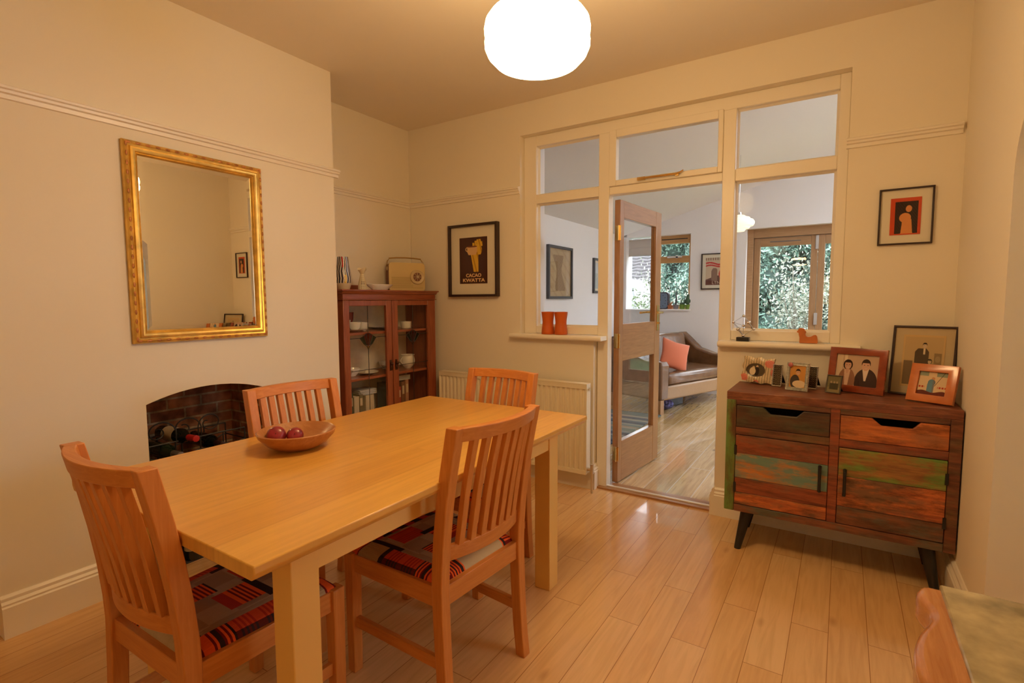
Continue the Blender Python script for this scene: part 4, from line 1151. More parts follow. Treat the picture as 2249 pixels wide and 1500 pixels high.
# mosaic silver frame
r, o, pw, ph, d0 = photo('photo_frame', 'silver mosaic frame with a picture of someone cradling a baby', (-0.186, -0.235), -106, 0.108, 0.145, radians(9), fmat=SILVER, bw=0.017, depth=0.008, border=0.0, fn=mother, nx=80, ny=110, group=GP, prof=[(0, 0), (0, 0.008), (0.002, 0.009), (0.004, 0.007), (0.013, 0.007), (0.015, 0.009), (0.017, 0.008), (0.017, 0.003)])
strut(r, 0.145, BLACK)
b = MB()
for k in range(9):
    x = -0.049 + 0.098 * (k + 0.5) / 9
    for z in (-0.0645, 0.0645): b.box(x - 0.0048, -0.009, z - 0.004, x + 0.0048, -0.007, z + 0.004)
for k in range(10):
    z = -0.058 + 0.116 * (k + 0.5) / 10
    for x in (-0.0455, 0.0455): b.box(x - 0.004, -0.009, z - 0.0048, x + 0.004, -0.007, z + 0.0048)
tag(b.build('glass_mosaic', mat('grey_green_glass_tile', (0.42, 0.42, 0.36), 0.12, coat=0.6, vary=0.3, bscale=60), r), 'grey green glass tiles')
tag(MB().ball((-0.036, -0.011, 0.058), 0.012, 14, (1, 0.35, 1)).build('rosette', mat('pink_glass', (0.45, 0.12, 0.11), 0.25), r, smooth=True), 'pink rosette')
# two narrow black and silver frames behind it
BLKPAT = attr_mat('scroll_pattern_paper', 0.35, 0.5)
def scrolls(u, v):
    a = sin(u * 16 + 2.2 * sin(v * 22)) * cos(v * 30 + 1.8 * sin(u * 12))
    return (150, 128, 96) if abs(a) < 0.20 else (20, 14, 14)
for nm, lab, px_, py_ in (('photo_frame', 'narrow black and silver scrollwork frame, left of the mosaic one', -0.287, -0.135), ('photo_frame', 'narrow black and silver scrollwork frame, right of the mosaic one', -0.123, -0.135)):
    r, o, pw, ph, d0 = photo(nm, lab, (px_, py_), -106, 0.050, 0.118, radians(7), fmat=SILVER, bw=0.005, depth=0.006, border=0.0, fn=scrolls, nx=40, ny=90, group=GP)
    strut(r, 0.118, BLACK)
# wavy striped ceramic frame
cr = thing('photo_frame', 'wavy edged striped ceramic frame with an oval opening, leftmost on the sideboard', 'photo frame', (0, 0, 0), 0, GP)
cw_, ch_ = 0.172, 0.150
tl = radians(10)
cr.location = standing((-0.388, -0.105, Tp + 0.004), -100, ch_, tl)
cr.rotation_euler = (Matrix.Rotation(radians(-10), 3, 'Z') @ Matrix.Rotation(-tl, 3, 'X') @ Matrix.Rotation(radians(3), 3, 'Y')).to_euler()
n_ = 120; outer = []; inner = []
for k in range(n_):
    a = 2 * pi * k / n_
    c_, s_ = cos(a), sin(a)
    q = max(abs(c_), abs(s_))
    x, z = c_ / q, s_ / q
    wv = 0.010 * sin(a * 9 + 0.6)
    outer.append((x * (cw_ / 2 - 0.006) + c_ * wv * .5, z * (ch_ / 2 - 0.006) + s_ * wv * .5))
    inner.append((-0.010 + 0.046 * c_, -0.002 + 0.033 * s_))
vs = []; fs = []; m_ = 22
for j in range(m_ + 1):
    t_ = j / m_
    for k in range(n_):
        vs.append((inner[k][0] * (1 - t_) + outer[k][0] * t_, -0.010 - 0.004 * sin(pi * t_), inner[k][1] * (1 - t_) + outer[k][1] * t_))
for j in range(m_):
    for k in range(n_):
        fs.append((j * n_ + k, j * n_ + (k + 1) % n_, (j + 1) * n_ + (k + 1) % n_, (j + 1) * n_ + k))
kk = len(vs)
for k in range(n_): vs.append((outer[k][0], 0.0, outer[k][1]))
for k in range(n_): fs.append((m_ * n_ + k, m_ * n_ + (k + 1) % n_, kk + (k + 1) % n_, kk + k))
fs.append(tuple(kk + k for k in range(n_)))
o = MB().add(vs, fs).build('ceramic_front', attr_mat('glazed_ceramic', 0.3, 0.5), cr, smooth=True)
def cer(c):
    if ell(c.x, c.z, 0.060, 0.040, 0.026, 0.022) or ell(c.x, c.z, -0.066, -0.048, 0.020, 0.020) or ell(c.x, c.z, 0.0, -0.066, 0.014, 0.010) or ell(c.x, c.z, 0.078, -0.004, 0.009, 0.02):
        return (222, 140, 116) if int(c.x * 300 + c.z * 200) % 2 else (206, 104, 90)
    if ell(c.x, c.z, -0.010, -0.002, 0.051, 0.038): return (96, 76, 60)
    return (168, 150, 116) if int((c.x + 0.1) * 150) % 2 else (214, 190, 152)
paint_faces(o, cer)
o = MB().grid(lambda i, j: (-0.010 + 0.1 * (i - .5), -0.0085, -0.002 + 0.072 * (j - .5)), 50, 40).build('print', PRINT, cr)
paint_faces(o, lambda c: small_couple((c.x + 0.010) / 0.1 + .5, (c.z + 0.002) / 0.072 + .5))
strut(cr, ch_, mat('white_backing', (0.5, 0.45, 0.38), 0.8))

# ================================================================== things on the two sills
SIL = 1.0635
ORANGE = mat('orange_glaze', (0.62, 0.125, 0.018), 0.35)
for x, lab in ((-1.772, 'orange waisted cup on the left sill, the left one of the pair'), (-1.668, 'orange waisted cup on the left sill, the right one of the pair')):
    t = thing('waisted_cup', lab, 'cup', (x, 0.004, SIL), 0, 'orange cups on the left sill')
    prof = [(0.0, 0.0), (0.045, 0.0), (0.047, 0.004), (0.045, 0.03), (0.0405, 0.065), (0.039, 0.085), (0.0405, 0.105), (0.045, 0.135), (0.0475, 0.158), (0.045, 0.159), (0.038, 0.12), (0.034, 0.08), (0.038, 0.01), (0.0, 0.008)]
    MB().lathe(prof, n=40).build('cup_body', ORANGE, t, smooth=True)
at = thing('atomium_model', 'small metal model of nine joined balls on a black block, on the right sill', 'ornament', (-0.482, 0.0, SIL))
MB().box(-0.034, -0.024, 0, 0.034, 0.024, 0.022).build('plinth', BLACK, at, bevel=0.002)
q = Quaternion((0.0, 0.0, 1.0), radians(20)).to_matrix() @ Vector((1, 1, 1)).rotation_difference(Vector((0, 0, 1))).to_matrix()
cs = [Vector(v) for v in ((-1, -1, -1), (1, -1, -1), (-1, 1, -1), (1, 1, -1), (-1, -1, 1), (1, -1, 1), (-1, 1, 1), (1, 1, 1), (0, 0, 0))]
sc_ = 0.033
P = [q @ v * sc_ + Vector((0, 0, 0.088)) for v in cs]
b = MB()
for i in range(8):
    b.tube([P[8], P[i]], 0.0016, 6)
    for j in range(i + 1, 8):
        if (cs[i] - cs[j]).length < 2.1: b.tube([P[i], P[j]], 0.0016, 6)
b.tube([P[0], (0, 0, 0.022)], 0.003, 8)
b.build('tube_lattice', STEELGREY, at)
for p in P: MB().ball(p, 0.0088, 14).build('sphere', CHROME, at, smooth=True)
dg = thing('animal_figure', 'flat cut orange wooden figure of a lying animal on the right sill', 'ornament', (-0.160, 0.002, SIL))
po = [(-0.036, 0.0), (0.048, 0.0), (0.052, 0.006), (0.047, 0.038), (0.040, 0.046), (0.030, 0.044), (0.018, 0.036), (0.004, 0.033), (-0.006, 0.040), (-0.009, 0.052), (-0.004, 0.058), (-0.007, 0.066), (-0.011, 0.068), (-0.014, 0.079), (-0.022, 0.081), (-0.038, 0.082), (-0.043, 0.076), (-0.044, 0.068), (-0.050, 0.064), (-0.048, 0.058), (-0.041, 0.055), (-0.040, 0.045), (-0.036, 0.030)]
b = MB().prism(po, 'y', -0.011, 0.011)
tag(b.build('body', mat('orange_stained_wood', (0.56, 0.17, 0.04), 0.5, vary=0.12, bscale=25), dg, bevel=0.003), None)

# ================================================================== china cabinet in the alcove
ccx, ccy = -2.912, -0.539
cc = thing('china_cabinet', 'dark red mahogany china cabinet with two leaded glass doors in the alcove', 'cabinet', (ccx, ccy, 0), radians(90))
HWc, HDc = 0.452, 0.160
CT = 1.382
MB().box(-HWc - 0.022, -HDc - 0.025, CT - 0.010, HWc + 0.022, HDc - 0.002, CT).prism([(-HDc - 0.006, CT - 0.030), (-HDc - 0.022, CT - 0.010), (HDc - 0.002, CT - 0.010), (HDc - 0.002, CT - 0.030)], 'x', -HWc - 0.010, HWc + 0.010).build('cornice', MAHOG_X, cc, bevel=0.002)
MB().box(-HWc, -HDc - 0.002, 1.318, HWc, HDc - 0.002, CT - 0.030).box(-HWc - 0.008, -HDc - 0.010, 1.312, HWc + 0.008, HDc - 0.002, 1.318).build('frieze', MAHOG_X, cc, bevel=0.002)
for s in (-1, 1):
    MB().box(min(s * HWc, s * (HWc - 0.018)), -HDc, 0.0, max(s * HWc, s * (HWc - 0.018)), HDc - 0.002, 1.312).build('side_panel', MAHOG_Z, cc, bevel=0.002)
BACKP = mat('spotted_lining_paper', (0.92, 0.84, 0.66), 0.9, vary=0.06, bscale=22)
MB().box(-HWc + 0.018, HDc - 0.012, 0.42, HWc - 0.018, HDc - 0.002, 1.312).build('back_panel', BACKP, cc)
SHZ = [0.47, 0.775, 1.090]
for z in SHZ: MB().box(-HWc + 0.018, -HDc + 0.026, z - 0.018, HWc - 0.018, HDc - 0.012, z).build('shelf', MAHOG_X, cc, bevel=0.002)
MB().box(-HWc + 0.018, -HDc + 0.002, 0.06, HWc - 0.018, -HDc + 0.02, 0.45).box(-HWc + 0.018, -HDc + 0.02, 0.06, HWc - 0.018, HDc - 0.002, 0.08).build('base_front', MAHOG_X, cc, bevel=0.002)
MB().box(-HWc + 0.05, HDc - 0.02, CT, 0.02, HDc - 0.004, CT + 0.042).build('gallery_rail', MAHOG_X, cc, bevel=0.003)
LEAD = mat('lead_came', (0.05, 0.045, 0.04), 0.5, metal=0.4)
LGLASS = thin_glass('cabinet_glass', (1.0, 1.0, 0.99), ior=1.25)
def stained(nm, c): 
    return thin_glass(nm, c, rough=0.1, ior=1.4)
SG_RED, SG_GREEN, SG_AMB = stained('stained_glass_red', (0.60, 0.22, 0.15)), stained('stained_glass_green', (0.36, 0.44, 0.34)), stained('stained_glass_amber', (0.75, 0.55, 0.32))
def cdoor(x0, x1, g0, g1, kx):
    z0, z1, gz0, gz1 = 0.452, 1.310, 0.500, 1.272
    ya_, yb_ = -HDc - 0.001, -HDc + 0.020
    fr = MB().box(x0, ya_, z0, g0, yb_, z1).box(g1, ya_, z0, x1, yb_, z1).box(g0, ya_, z0, g1, yb_, gz0).box(g0, ya_, gz1, g1, yb_, z1).build('door', MAHOG_Z, cc, bevel=0.003)
    yg = -HDc + 0.010
    MB().box(g0, yg, gz0, g1, yg + 0.003, gz1).build('pane', LGLASS, fr)
    cxg = (g0 + g1) / 2
    zc_ = 1.045
    l = MB()
    yl = yg - 0.001
    def seg(*pts): l.tube([(p[0], yl, p[1]) for p in pts], 0.0022, 6)
    seg((cxg, gz0), (cxg, zc_ - 0.078)); seg((cxg, zc_ + 0.038), (cxg, gz1))
    seg((g0, 1.052), (cxg - 0.072, 1.052)); seg((cxg + 0.072, 1.052), (g1, 1.052)); seg((g0, 0.830), (g1, 0.830))
    out_ = [(cxg - 0.072, zc_ + 0.006), (cxg - 0.040, zc_ + 0.020), (cxg - 0.018, zc_ + 0.036), (cxg, zc_ + 0.040), (cxg + 0.018, zc_ + 0.036), (cxg + 0.040, zc_ + 0.020), (cxg + 0.072, zc_ + 0.006), (cxg + 0.040, zc_ - 0.034), (cxg + 0.010, zc_ - 0.056), (cxg, zc_ - 0.078), (cxg - 0.010, zc_ - 0.056), (cxg - 0.040, zc_ - 0.034)]
    seg(*out_, out_[0]); seg(out_[1], (cxg - 0.012, zc_ - 0.048)); seg(out_[5], (cxg + 0.012, zc_ - 0.048)); seg(out_[2], (cxg - 0.004, zc_ - 0.05)); seg(out_[4], (cxg + 0.004, zc_ - 0.05))
    l.build('lead_came', LEAD, fr)
    def pane(poly, m_): MB().prism([(p[0], p[1]) for p in poly], 'y', yl - 0.0008, yl + 0.0008).build('stained_glass', m_, fr)
    pane([out_[1], out_[2], out_[3], out_[4], out_[5], (cxg + 0.012, zc_ - 0.048), (cxg - 0.012, zc_ - 0.048)], SG_RED)
    pane([out_[0], out_[1], (cxg - 0.012, zc_ - 0.048), out_[11]], SG_GREEN)
    pane([out_[6], out_[7], (cxg + 0.012, zc_ - 0.048), out_[5]], SG_GREEN)
    pane([(cxg - 0.012, zc_ - 0.050), (cxg + 0.012, zc_ - 0.050), out_[9]], SG_AMB)
    k = MB().lathe([(0.0, 0.0), (0.009, 0.0), (0.006, 0.010), (0.011, 0.018), (0.006, 0.026), (0.0, 0.027)], (kx, ya_, 0.852), n=14, M=Matrix.Rotation(radians(90), 3, 'X'))
    k.box(kx - 0.010, ya_ - 0.003, 0.800, kx + 0.010, ya_, 0.878).tube([(kx, ya_ - 0.006, 0.848), (kx - 0.008, ya_ - 0.012, 0.825), (kx, ya_ - 0.014, 0.806), (kx + 0.008, ya_ - 0.012, 0.825), (kx, ya_ - 0.006, 0.848)], 0.003, 6)
    k.build('drop_handle', mat('dark_brass', (0.08, 0.035, 0.02), 0.35, metal=0.7), fr, smooth=True)
cdoor(-0.448, -0.022, -0.401, -0.075, -0.042)
cdoor(-0.016, 0.448, 0.040, 0.364, 0.012)

# ---- what stands in and on the cabinet
def cab(x, y, z): return (ccx - y, ccy + x, z)     # cabinet local -> world
def lathed(name, label, cat, p, prof, mt_, group, n=28, handles=(), spout=None, part='body', sx=1, sy=1, rz=0.0):
    t = thing(name, label, cat, cab(*p), radians(90) + rz, group)
    KS = 1.18 if mt_ is CHINA else 1.0
    MB().lathe([(r_ * KS, z_ * KS) for r_, z_ in prof], n=n, sx=sx, sy=sy).build(part, mt_, t, smooth=True)
    for (a, z0, z1, rr, out_) in handles:
        pts = []
        for i in range(11):
            tt = i / 10
            zz_ = z0 + (z1 - z0) * tt
            d_ = rr + out_ * sin(pi * tt)
            pts.append((d_ * KS * cos(a), d_ * KS * sin(a), zz_ * KS))
        MB().tube(pts, 0.0032, 7).build('handle', mt_, t, smooth=True)
    if spout: MB().tube([(KS * q_[0], 0, KS * q_[2]) for q_ in spout], [0.008, 0.006, 0.004], 8).build('spout', mt_, t, smooth=True)
    return t
CUP = [(0.0, 0.0), (0.016, 0.0), (0.018, 0.004), (0.030, 0.018), (0.036, 0.040), (0.038, 0.052), (0.036, 0.052), (0.033, 0.040), (0.026, 0.016), (0.0, 0.008)]
SAUCER = [(0.0, 0.0), (0.03, 0.0), (0.034, 0.003), (0.062, 0.012), (0.066, 0.015), (0.062, 0.015), (0.034, 0.007), (0.0, 0.005)]
STRAIGHT = [(0.0, 0.0), (0.030, 0.0), (0.034, 0.004), (0.036, 0.046), (0.034, 0.046), (0.032, 0.006), (0.0, 0.005)]
POT = [(0.0, 0.0), (0.028, 0.0), (0.03, 0.004), (0.046, 0.022), (0.050, 0.042), (0.044, 0.062), (0.030, 0.074), (0.028, 0.076), (0.012, 0.084), (0.006, 0.088), (0.008, 0.096), (0.0, 0.1)]
SUGAR = [(0.0, 0.0), (0.022, 0.0), (0.024, 0.005), (0.044, 0.026), (0.049, 0.050), (0.044, 0.074), (0.042, 0.084), (0.047, 0.092), (0.044, 0.092), (0.038, 0.082), (0.042, 0.05), (0.03, 0.015), (0.0, 0.008)]
BOWLP = [(0.0, 0.0), (0.026, 0.0), (0.028, 0.004), (0.052, 0.022), (0.062, 0.040), (0.060, 0.041), (0.048, 0.024), (0.0, 0.008)]
S2, S1, S0 = SHZ[2], SHZ[1], SHZ[0]
GC = 'white china in the cabinet'
lathed('teapot', 'white china teapot at the left of the upper cabinet shelf', 'teapot', (-0.355, 0.0, S2), POT, CHINA, GC, handles=((pi, 0.02, 0.065, 0.045, 0.026),), spout=[(0.044, 0, 0.03), (0.07, 0, 0.05), (0.078, 0, 0.07)])
lathed('saucer', 'white china saucer under the cup in the middle of the upper left shelf', 'saucer', (-0.240, -0.02, S2), SAUCER, CHINA, GC)
lathed('teacup', 'white china cup on a saucer in the middle of the upper left shelf', 'cup', (-0.240, -0.02, S2 + 0.0055), CUP, CHINA, GC, handles=((0.4, 0.012, 0.044, 0.032, 0.016),))
lathed('teacup', 'white china cup lying nearest the middle bar on the upper left shelf', 'cup', (-0.140, 0.01, S2), CUP, CHINA, GC, handles=((0.2, 0.012, 0.044, 0.032, 0.016),))
lathed('saucer', 'white china saucer nearest the middle bar on the upper right shelf', 'saucer', (0.090, -0.02, S2), SAUCER, CHINA, GC)
lathed('straight_cup', 'straight sided white cup with one handle on the upper right shelf', 'cup', (0.255, -0.03, S2), STRAIGHT, CHINA, GC, handles=((0.1, 0.010, 0.040, 0.034, 0.016),))
REDGLASS = mat('red_glass', (0.30, 0.045, 0.035), 0.15, coat=0.3)
for x, lab in ((-0.275, 'red glass tumbler at the back of the upper left shelf, left of two'), (-0.205, 'red glass tumbler at the back of the upper left shelf, right of two')):
    lathed('glass_tumbler', lab, 'glass', (x, 0.085, S2), [(0.0, 0.0), (0.022, 0.0), (0.024, 0.06), (0.032, 0.085), (0.036, 0.135), (0.034, 0.135), (0.022, 0.07), (0.0, 0.06)], REDGLASS, 'red tumblers in the cabinet')
lathed('serving_plate', 'pale plate propped at the back of the upper right shelf', 'plate', (0.115, 0.095, S2), [(0.0, 0.0), (0.05, 0.0), (0.085, 0.014), (0.083, 0.017), (0.05, 0.004), (0.0, 0.003)], CHINA, GC)
lathed('sugar_bowl', 'white two handled sugar bowl on the middle right shelf', 'bowl', (0.265, -0.03, S1), SUGAR, CHINA, GC, handles=((0.0, 0.03, 0.078, 0.044, 0.020), (pi, 0.03, 0.078, 0.044, 0.020)))
lathed('serving_bowl', 'white china bowl nearest the middle bar on the middle right shelf', 'bowl', (0.095, -0.02, S1), BOWLP, CHINA, GC)
lathed('teacup', 'white china cup behind the bowl on the middle right shelf', 'cup', (0.130, 0.085, S1), CUP, CHINA, GC)
lathed('serving_bowl', 'white china bowl at the left end of the middle left shelf', 'bowl', (-0.370, -0.03, S1), BOWLP, CHINA, GC)
lathed('sauce_boat', 'white sauce boat in the middle of the middle left shelf', 'jug', (-0.265, 0.0, S1), [(0.0, 0.0), (0.02, 0.0), (0.022, 0.004), (0.034, 0.02), (0.040, 0.045), (0.038, 0.046), (0.03, 0.02), (0.0, 0.008)], CHINA, GC, sx=1.5, handles=((pi, 0.015, 0.042, 0.052, 0.018),))
lathed('saucer', 'white saucer with a small lid knob on the middle left shelf, nearest the middle bar', 'saucer', (-0.145, -0.02, S1), [(0.0, 0.0), (0.03, 0.0), (0.07, 0.014), (0.072, 0.018), (0.03, 0.008), (0.012, 0.010), (0.008, 0.03), (0.0, 0.034)], CHINA, GC)
lathed('teapot', 'white teapot at the back of the middle left shelf', 'teapot', (-0.265, 0.09, S1), POT, CHINA, GC)
# books and boxes at the bottom
def book(label, x, y, w, h, d, c, name='book', cat='book', group='books and boxes on the lowest cabinet shelf', z=S0, rz=0.0):
    t = thing(name, label, cat, cab(x, y, z), radians(90) + rz, group)
    cm = mat('cover_%d_%d_%d' % tuple(int(v * 255) for v in c), c, 0.6)
    MB().box(-w / 2, -d / 2, 0, -w / 2 + 0.003, d / 2, h).box(w / 2 - 0.003, -d / 2, 0, w / 2, d / 2, h).box(-w / 2, -d / 2 - 0.002, 0, w / 2, -d / 2 + 0.001, h).build('cover', cm, t, bevel=0.0015)
    MB().box(-w / 2 + 0.003, -d / 2 + 0.001, 0.003, w / 2 - 0.003, d / 2 - 0.004, h - 0.004).build('pages', mat('book_pages', (0.6, 0.52, 0.38), 0.9), t)
    if name == 'book':
        MB().box(-w / 2 + 0.006, -d / 2 - 0.003, h * 0.55, w / 2 - 0.006, -d / 2 - 0.0019, h * 0.85).build('spine_label', mat('spine_label', (0.55, 0.45, 0.28), 0.7), t)
book('blue green book at the left end of the lowest cabinet shelf', -0.376, 0.0, 0.036, 0.205, 0.15, (0.12, 0.22, 0.20))
book('dark green book second from the left on the lowest cabinet shelf', -0.338, 0.0, 0.034, 0.195, 0.15, (0.035, 0.07, 0.045))
book('cream book with lettered spine, third from the left on the lowest cabinet shelf', -0.295, -0.01, 0.044, 0.170, 0.14, (0.52, 0.43, 0.27))
book('olive book fourth from the left on the lowest cabinet shelf', -0.250, 0.0, 0.032, 0.180, 0.15, (0.16, 0.13, 0.06))
book('fat cream book nearest the middle bar on the lowest left shelf', -0.175, -0.01, 0.075, 0.165, 0.14, (0.55, 0.46, 0.29))
book('grey blue book upright behind the right cabinet door', 0.062, 0.0, 0.05, 0.215, 0.15, (0.22, 0.30, 0.30))
book('red book leaning behind the right cabinet door', 0.118, 0.0, 0.042, 0.18, 0.15, (0.42, 0.06, 0.035))
book('brown book in the middle behind the right cabinet door', 0.163, 0.0, 0.032, 0.215, 0.15, (0.22, 0.10, 0.05))
book('pinkish brown book behind the right cabinet door, right of the brown one', 0.205, 0.0, 0.032, 0.225, 0.15, (0.42, 0.22, 0.14))
PAPER = mat('grey_paper', (0.52, 0.50, 0.46), 0.7)
def papers(label, x, z, w, d):
    t = thing('paper_pile', label, 'papers', cab(x, 0.0, z), radians(90), 'papers lying on the books in the cabinet')
    for i in range(6):
        MB().box(-w / 2, -d / 2, i * 0.006, w / 2, d / 2, i * 0.006 + 0.0055, Matrix.Rotation(radians(random.uniform(-9, 9)), 4, 'Z')).build('booklet', PAPER, t)
papers('grey pile of booklets on the books behind the left cabinet door', -0.170, S0 + 0.166, 0.15, 0.13)
papers('pale pile of booklets on the books behind the right cabinet door', 0.150, S0 + 0.226, 0.19, 0.14)
# striped vase
STRIPE = attr_mat('striped_glaze', 0.2, 0.5)
va = thing('striped_vase', 'vase with wavy black and white stripes at the left of the cabinet top', 'vase', (-2.875, -0.880, CT))
def vr(t):
    ks = [(0, 0.040), (0.18, 0.051), (0.25, 0.053), (0.4, 0.0525), (0.6, 0.047), (0.8, 0.040), (1, 0.036)]
    for (a, ra), (c, rc) in zip(ks, ks[1:]):
        if t <= c: return ra + (rc - ra) * (t - a) / (c - a)
    return 0.036
nA, nZ, VH = 204, 40, 0.222
o = MB().grid(lambda i, j: (vr(j) * cos(2 * pi * i), vr(j) * sin(2 * pi * i), VH * j), nA, nZ).build('vase_body', STRIPE, va, smooth=True)
def vp(c):
    t = c.z / VH
    if t < 0.2: return (206, 188, 156)
    a = math.atan2(c.y, c.x) + 0.05 * sin(t * 14)
    k = int((a / (2 * pi) + 1) * 17 * 2) 
    if abs(a + 0.75) < 0.10 and t > 0.68: return (200, 60, 60)
    if abs(a + 0.42) < 0.12 and 0.2 < t < 0.45: return (226, 190, 70)
    return (28, 22, 40) if k % 2 else (206, 196, 190)
paint_faces(o, vp)
tag(MB().lathe([(0.0, 0.004), (0.034, 0.004), (0.034, VH - 0.002), (0.0352, VH)], n=40).build('lining', mat('vase_inside', (0.05, 0.04, 0.05), 0.5), va, smooth=True), None)
# fish vase
fv = thing('bud_vase', 'small white vase with flared fish tail rim and spots, beside the striped vase', 'vase', (-2.850, -0.738, CT))
FVP = attr_mat('spotted_glaze', 0.25, 0.5)
def fr_(t): return 0.030 - 0.004 * t if t < 0.25 else (0.029 - 0.0155 * (t - 0.25) / 0.45 if t < 0.7 else (0.0135 - 0.002 * sin((t - .7) / .08 * pi) if t < 0.78 else 0.0135 + 0.018 * (t - 0.78) / 0.22))
def fg(i, j):
    a = 2 * pi * i; t = j
    z = 0.148 * t
    if t > 0.86: z += 0.010 * cos(2 * a) * (t - 0.86) / 0.14
    return (fr_(t) * cos(a), fr_(t) * sin(a), z)
o = MB().grid(fg, 48, 40).build('vase_body', FVP, fv, smooth=True)
paint_faces(o, lambda c: (92, 70, 46) if (int(c.z * 190) % 2 == 0 and int((math.atan2(c.y, c.x) / pi + 1) * 15) % 2 == 0 and -1.25 < math.atan2(c.y, c.x) < 0.55 and c.z < 0.1) else (220, 206, 170))
MB().lathe([(0.0, 0.001), (0.0285, 0.001), (0.0285, 0.004), (0.0, 0.004)], n=24).build('base', mat('white_glaze', (0.7, 0.64, 0.48), 0.3), fv)
# oval dish
di = thing('oval_dish', 'shallow cream oval dish in front of the radio on the cabinet top', 'dish', (-2.825, -0.600, CT), radians(84))
MB().lathe([(0.0, 0.0), (0.055, 0.0), (0.058, 0.003), (0.088, 0.028), (0.100, 0.042), (0.097, 0.043), (0.084, 0.030), (0.054, 0.008), (0.0, 0.006)], n=44, sx=1.12, sy=0.5).build('dish_body', CHINA, di, smooth=True)
# radio
ra = thing('radio', 'cream vintage style radio with carrying handle and raised aerial on the cabinet top', 'radio', (-2.945, -0.215, CT), radians(62))
RADCREAM = mat('cream_leathercloth', (0.66, 0.50, 0.22), 0.5, bump=0.05, bscale=200)
RADRED = mat('red_brown_leathercloth', (0.17, 0.045, 0.022), 0.5)
rw, rh_, rd = 0.292, 0.222, 0.088
def rr_poly(w, h, r):
    pts = []
    for cx_, cz_, a0 in ((w / 2 - r, r, -90), (w / 2 - r, h - r, 0), (-w / 2 + r, h - r, 90), (-w / 2 + r, r, 180)):
        for k in range(7):
            a = radians(a0 + 15 * k); pts.append((cx_ + r * cos(a), cz_ + r * sin(a)))
    return pts
MB().prism(rr_poly(rw - 0.006, rh_ - 0.006, 0.02), 'y', -rd / 2 + 0.006, rd / 2).build('case', RADRED, ra, smooth=True)
MB().prism(rr_poly(rw, rh_, 0.024), 'y', -rd / 2 - 0.004, -rd / 2 + 0.008).build('front_panel', RADCREAM, ra, bevel=0.003, smooth=True)
b = MB()
for k in range(12):
    z = 0.024 + 0.0075 * k
    xr_ = rw / 2 - 0.018 if k < 1 else (0.030 if k > 3 else 0.046)
    b.box(-rw / 2 + 0.020, -rd / 2 - 0.0055, z, xr_, -rd / 2 - 0.004, z + 0.0035)
b.build('speaker_slats', mat('tan_slats', (0.50, 0.36, 0.14), 0.5), ra)
dx_, dz_ = 0.080, 0.112
MB().lathe([(0.0, 0.0), (0.058, 0.0), (0.058, 0.010), (0.054, 0.013), (0.040, 0.008), (0.0, 0.008)], (dx_, -rd / 2 - 0.004, dz_), n=40, M=Matrix.Rotation(radians(90), 3, 'X')).build('tuning_dial', mat('dial_cream', (0.62, 0.48, 0.26), 0.35), ra, smooth=True)
MB().lathe([(0.0, 0.009), (0.034, 0.009), (0.033, 0.012), (0.0, 0.012)], (dx_, -rd / 2 - 0.004, dz_), n=40, M=Matrix.Rotation(radians(90), 3, 'X')).build('dial_plate', mat('dial_brown', (0.20, 0.075, 0.04), 0.4), ra, smooth=True)
b = MB()
for k in range(8):
    a = 2 * pi * k / 8
    b.tube([(dx_ + 0.012 * cos(a), -rd / 2 - 0.017, dz_ + 0.012 * sin(a)), (dx_ + 0.032 * cos(a), -rd / 2 - 0.017, dz_ + 0.032 * sin(a))], 0.0022, 6)
b.lathe([(0.0, 0.012), (0.011, 0.012), (0.010, 0.020), (0.0, 0.021)], (dx_, -rd / 2 - 0.004, dz_), n=20, M=Matrix.Rotation(radians(90), 3, 'X'))
b.build('dial_knob', mat('dial_knob_cream', (0.55, 0.42, 0.26), 0.3), ra)
HB = mat('brass_handle', (0.50, 0.33, 0.12), 0.3, metal=0.8)
b = MB()
for yy in (-0.012, 0.012):
    b.tube([(-rw / 2 - 0.003, yy, rh_ - 0.03), (-rw / 2 + 0.002, yy, rh_ + 0.010), (-rw / 2 + 0.02, 0, rh_ + 0.034)], 0.002, 6)
    b.tube([(rw / 2 + 0.003, yy, rh_ - 0.03), (rw / 2 - 0.002, yy, rh_ + 0.010), (rw / 2 - 0.02, 0, rh_ + 0.034)], 0.002, 6)
b.tube([(-rw / 2 + 0.016, 0, rh_ + 0.034), (-rw / 4, 0, rh_ + 0.040), (0, 0, rh_ + 0.042), (rw / 4, 0, rh_ + 0.040), (rw / 2 - 0.016, 0, rh_ + 0.034)], 0.0055, 10)
b.build('carrying_handle', HB, ra, smooth=True)
MB().lathe([(0.0, 0.0), (0.016, 0.0), (0.015, 0.004), (0.0, 0.005)], (-rw / 2 + 0.002, 0.0, rh_ - 0.045), n=20, M=Matrix.Rotation(radians(-90), 3, 'Y')).build('handle_boss', mat('dial_cream', (0.62, 0.48, 0.26), 0.35), ra, smooth=True)
tag(MB().tube([(0.06, 0.025, rh_ - 0.004), (0.062, 0.03, rh_ + 0.20), (0.072, 0.055, rh_ + 0.45)], [0.0026, 0.002, 0.0014], 6).build('aerial', CHROME, ra, smooth=True), 'thin raised metal aerial')

# ================================================================== living room things
LEATHER = mat('tan_brown_leather', (0.17, 0.082, 0.037), 0.26, bump=0.5, bscale=9, coat=0.25, vary=0.2)
sdir = radians(20)                                     # front edge turned 20 degrees clockwise from +y
so = thing('sofa', 'brown leather sofa with an orange cushion in the room beyond the doorway', 'sofa', (-1.676 + 0.72 * sin(sdir), 2.52 + 0.72 * cos(sdir), 0), radians(70))
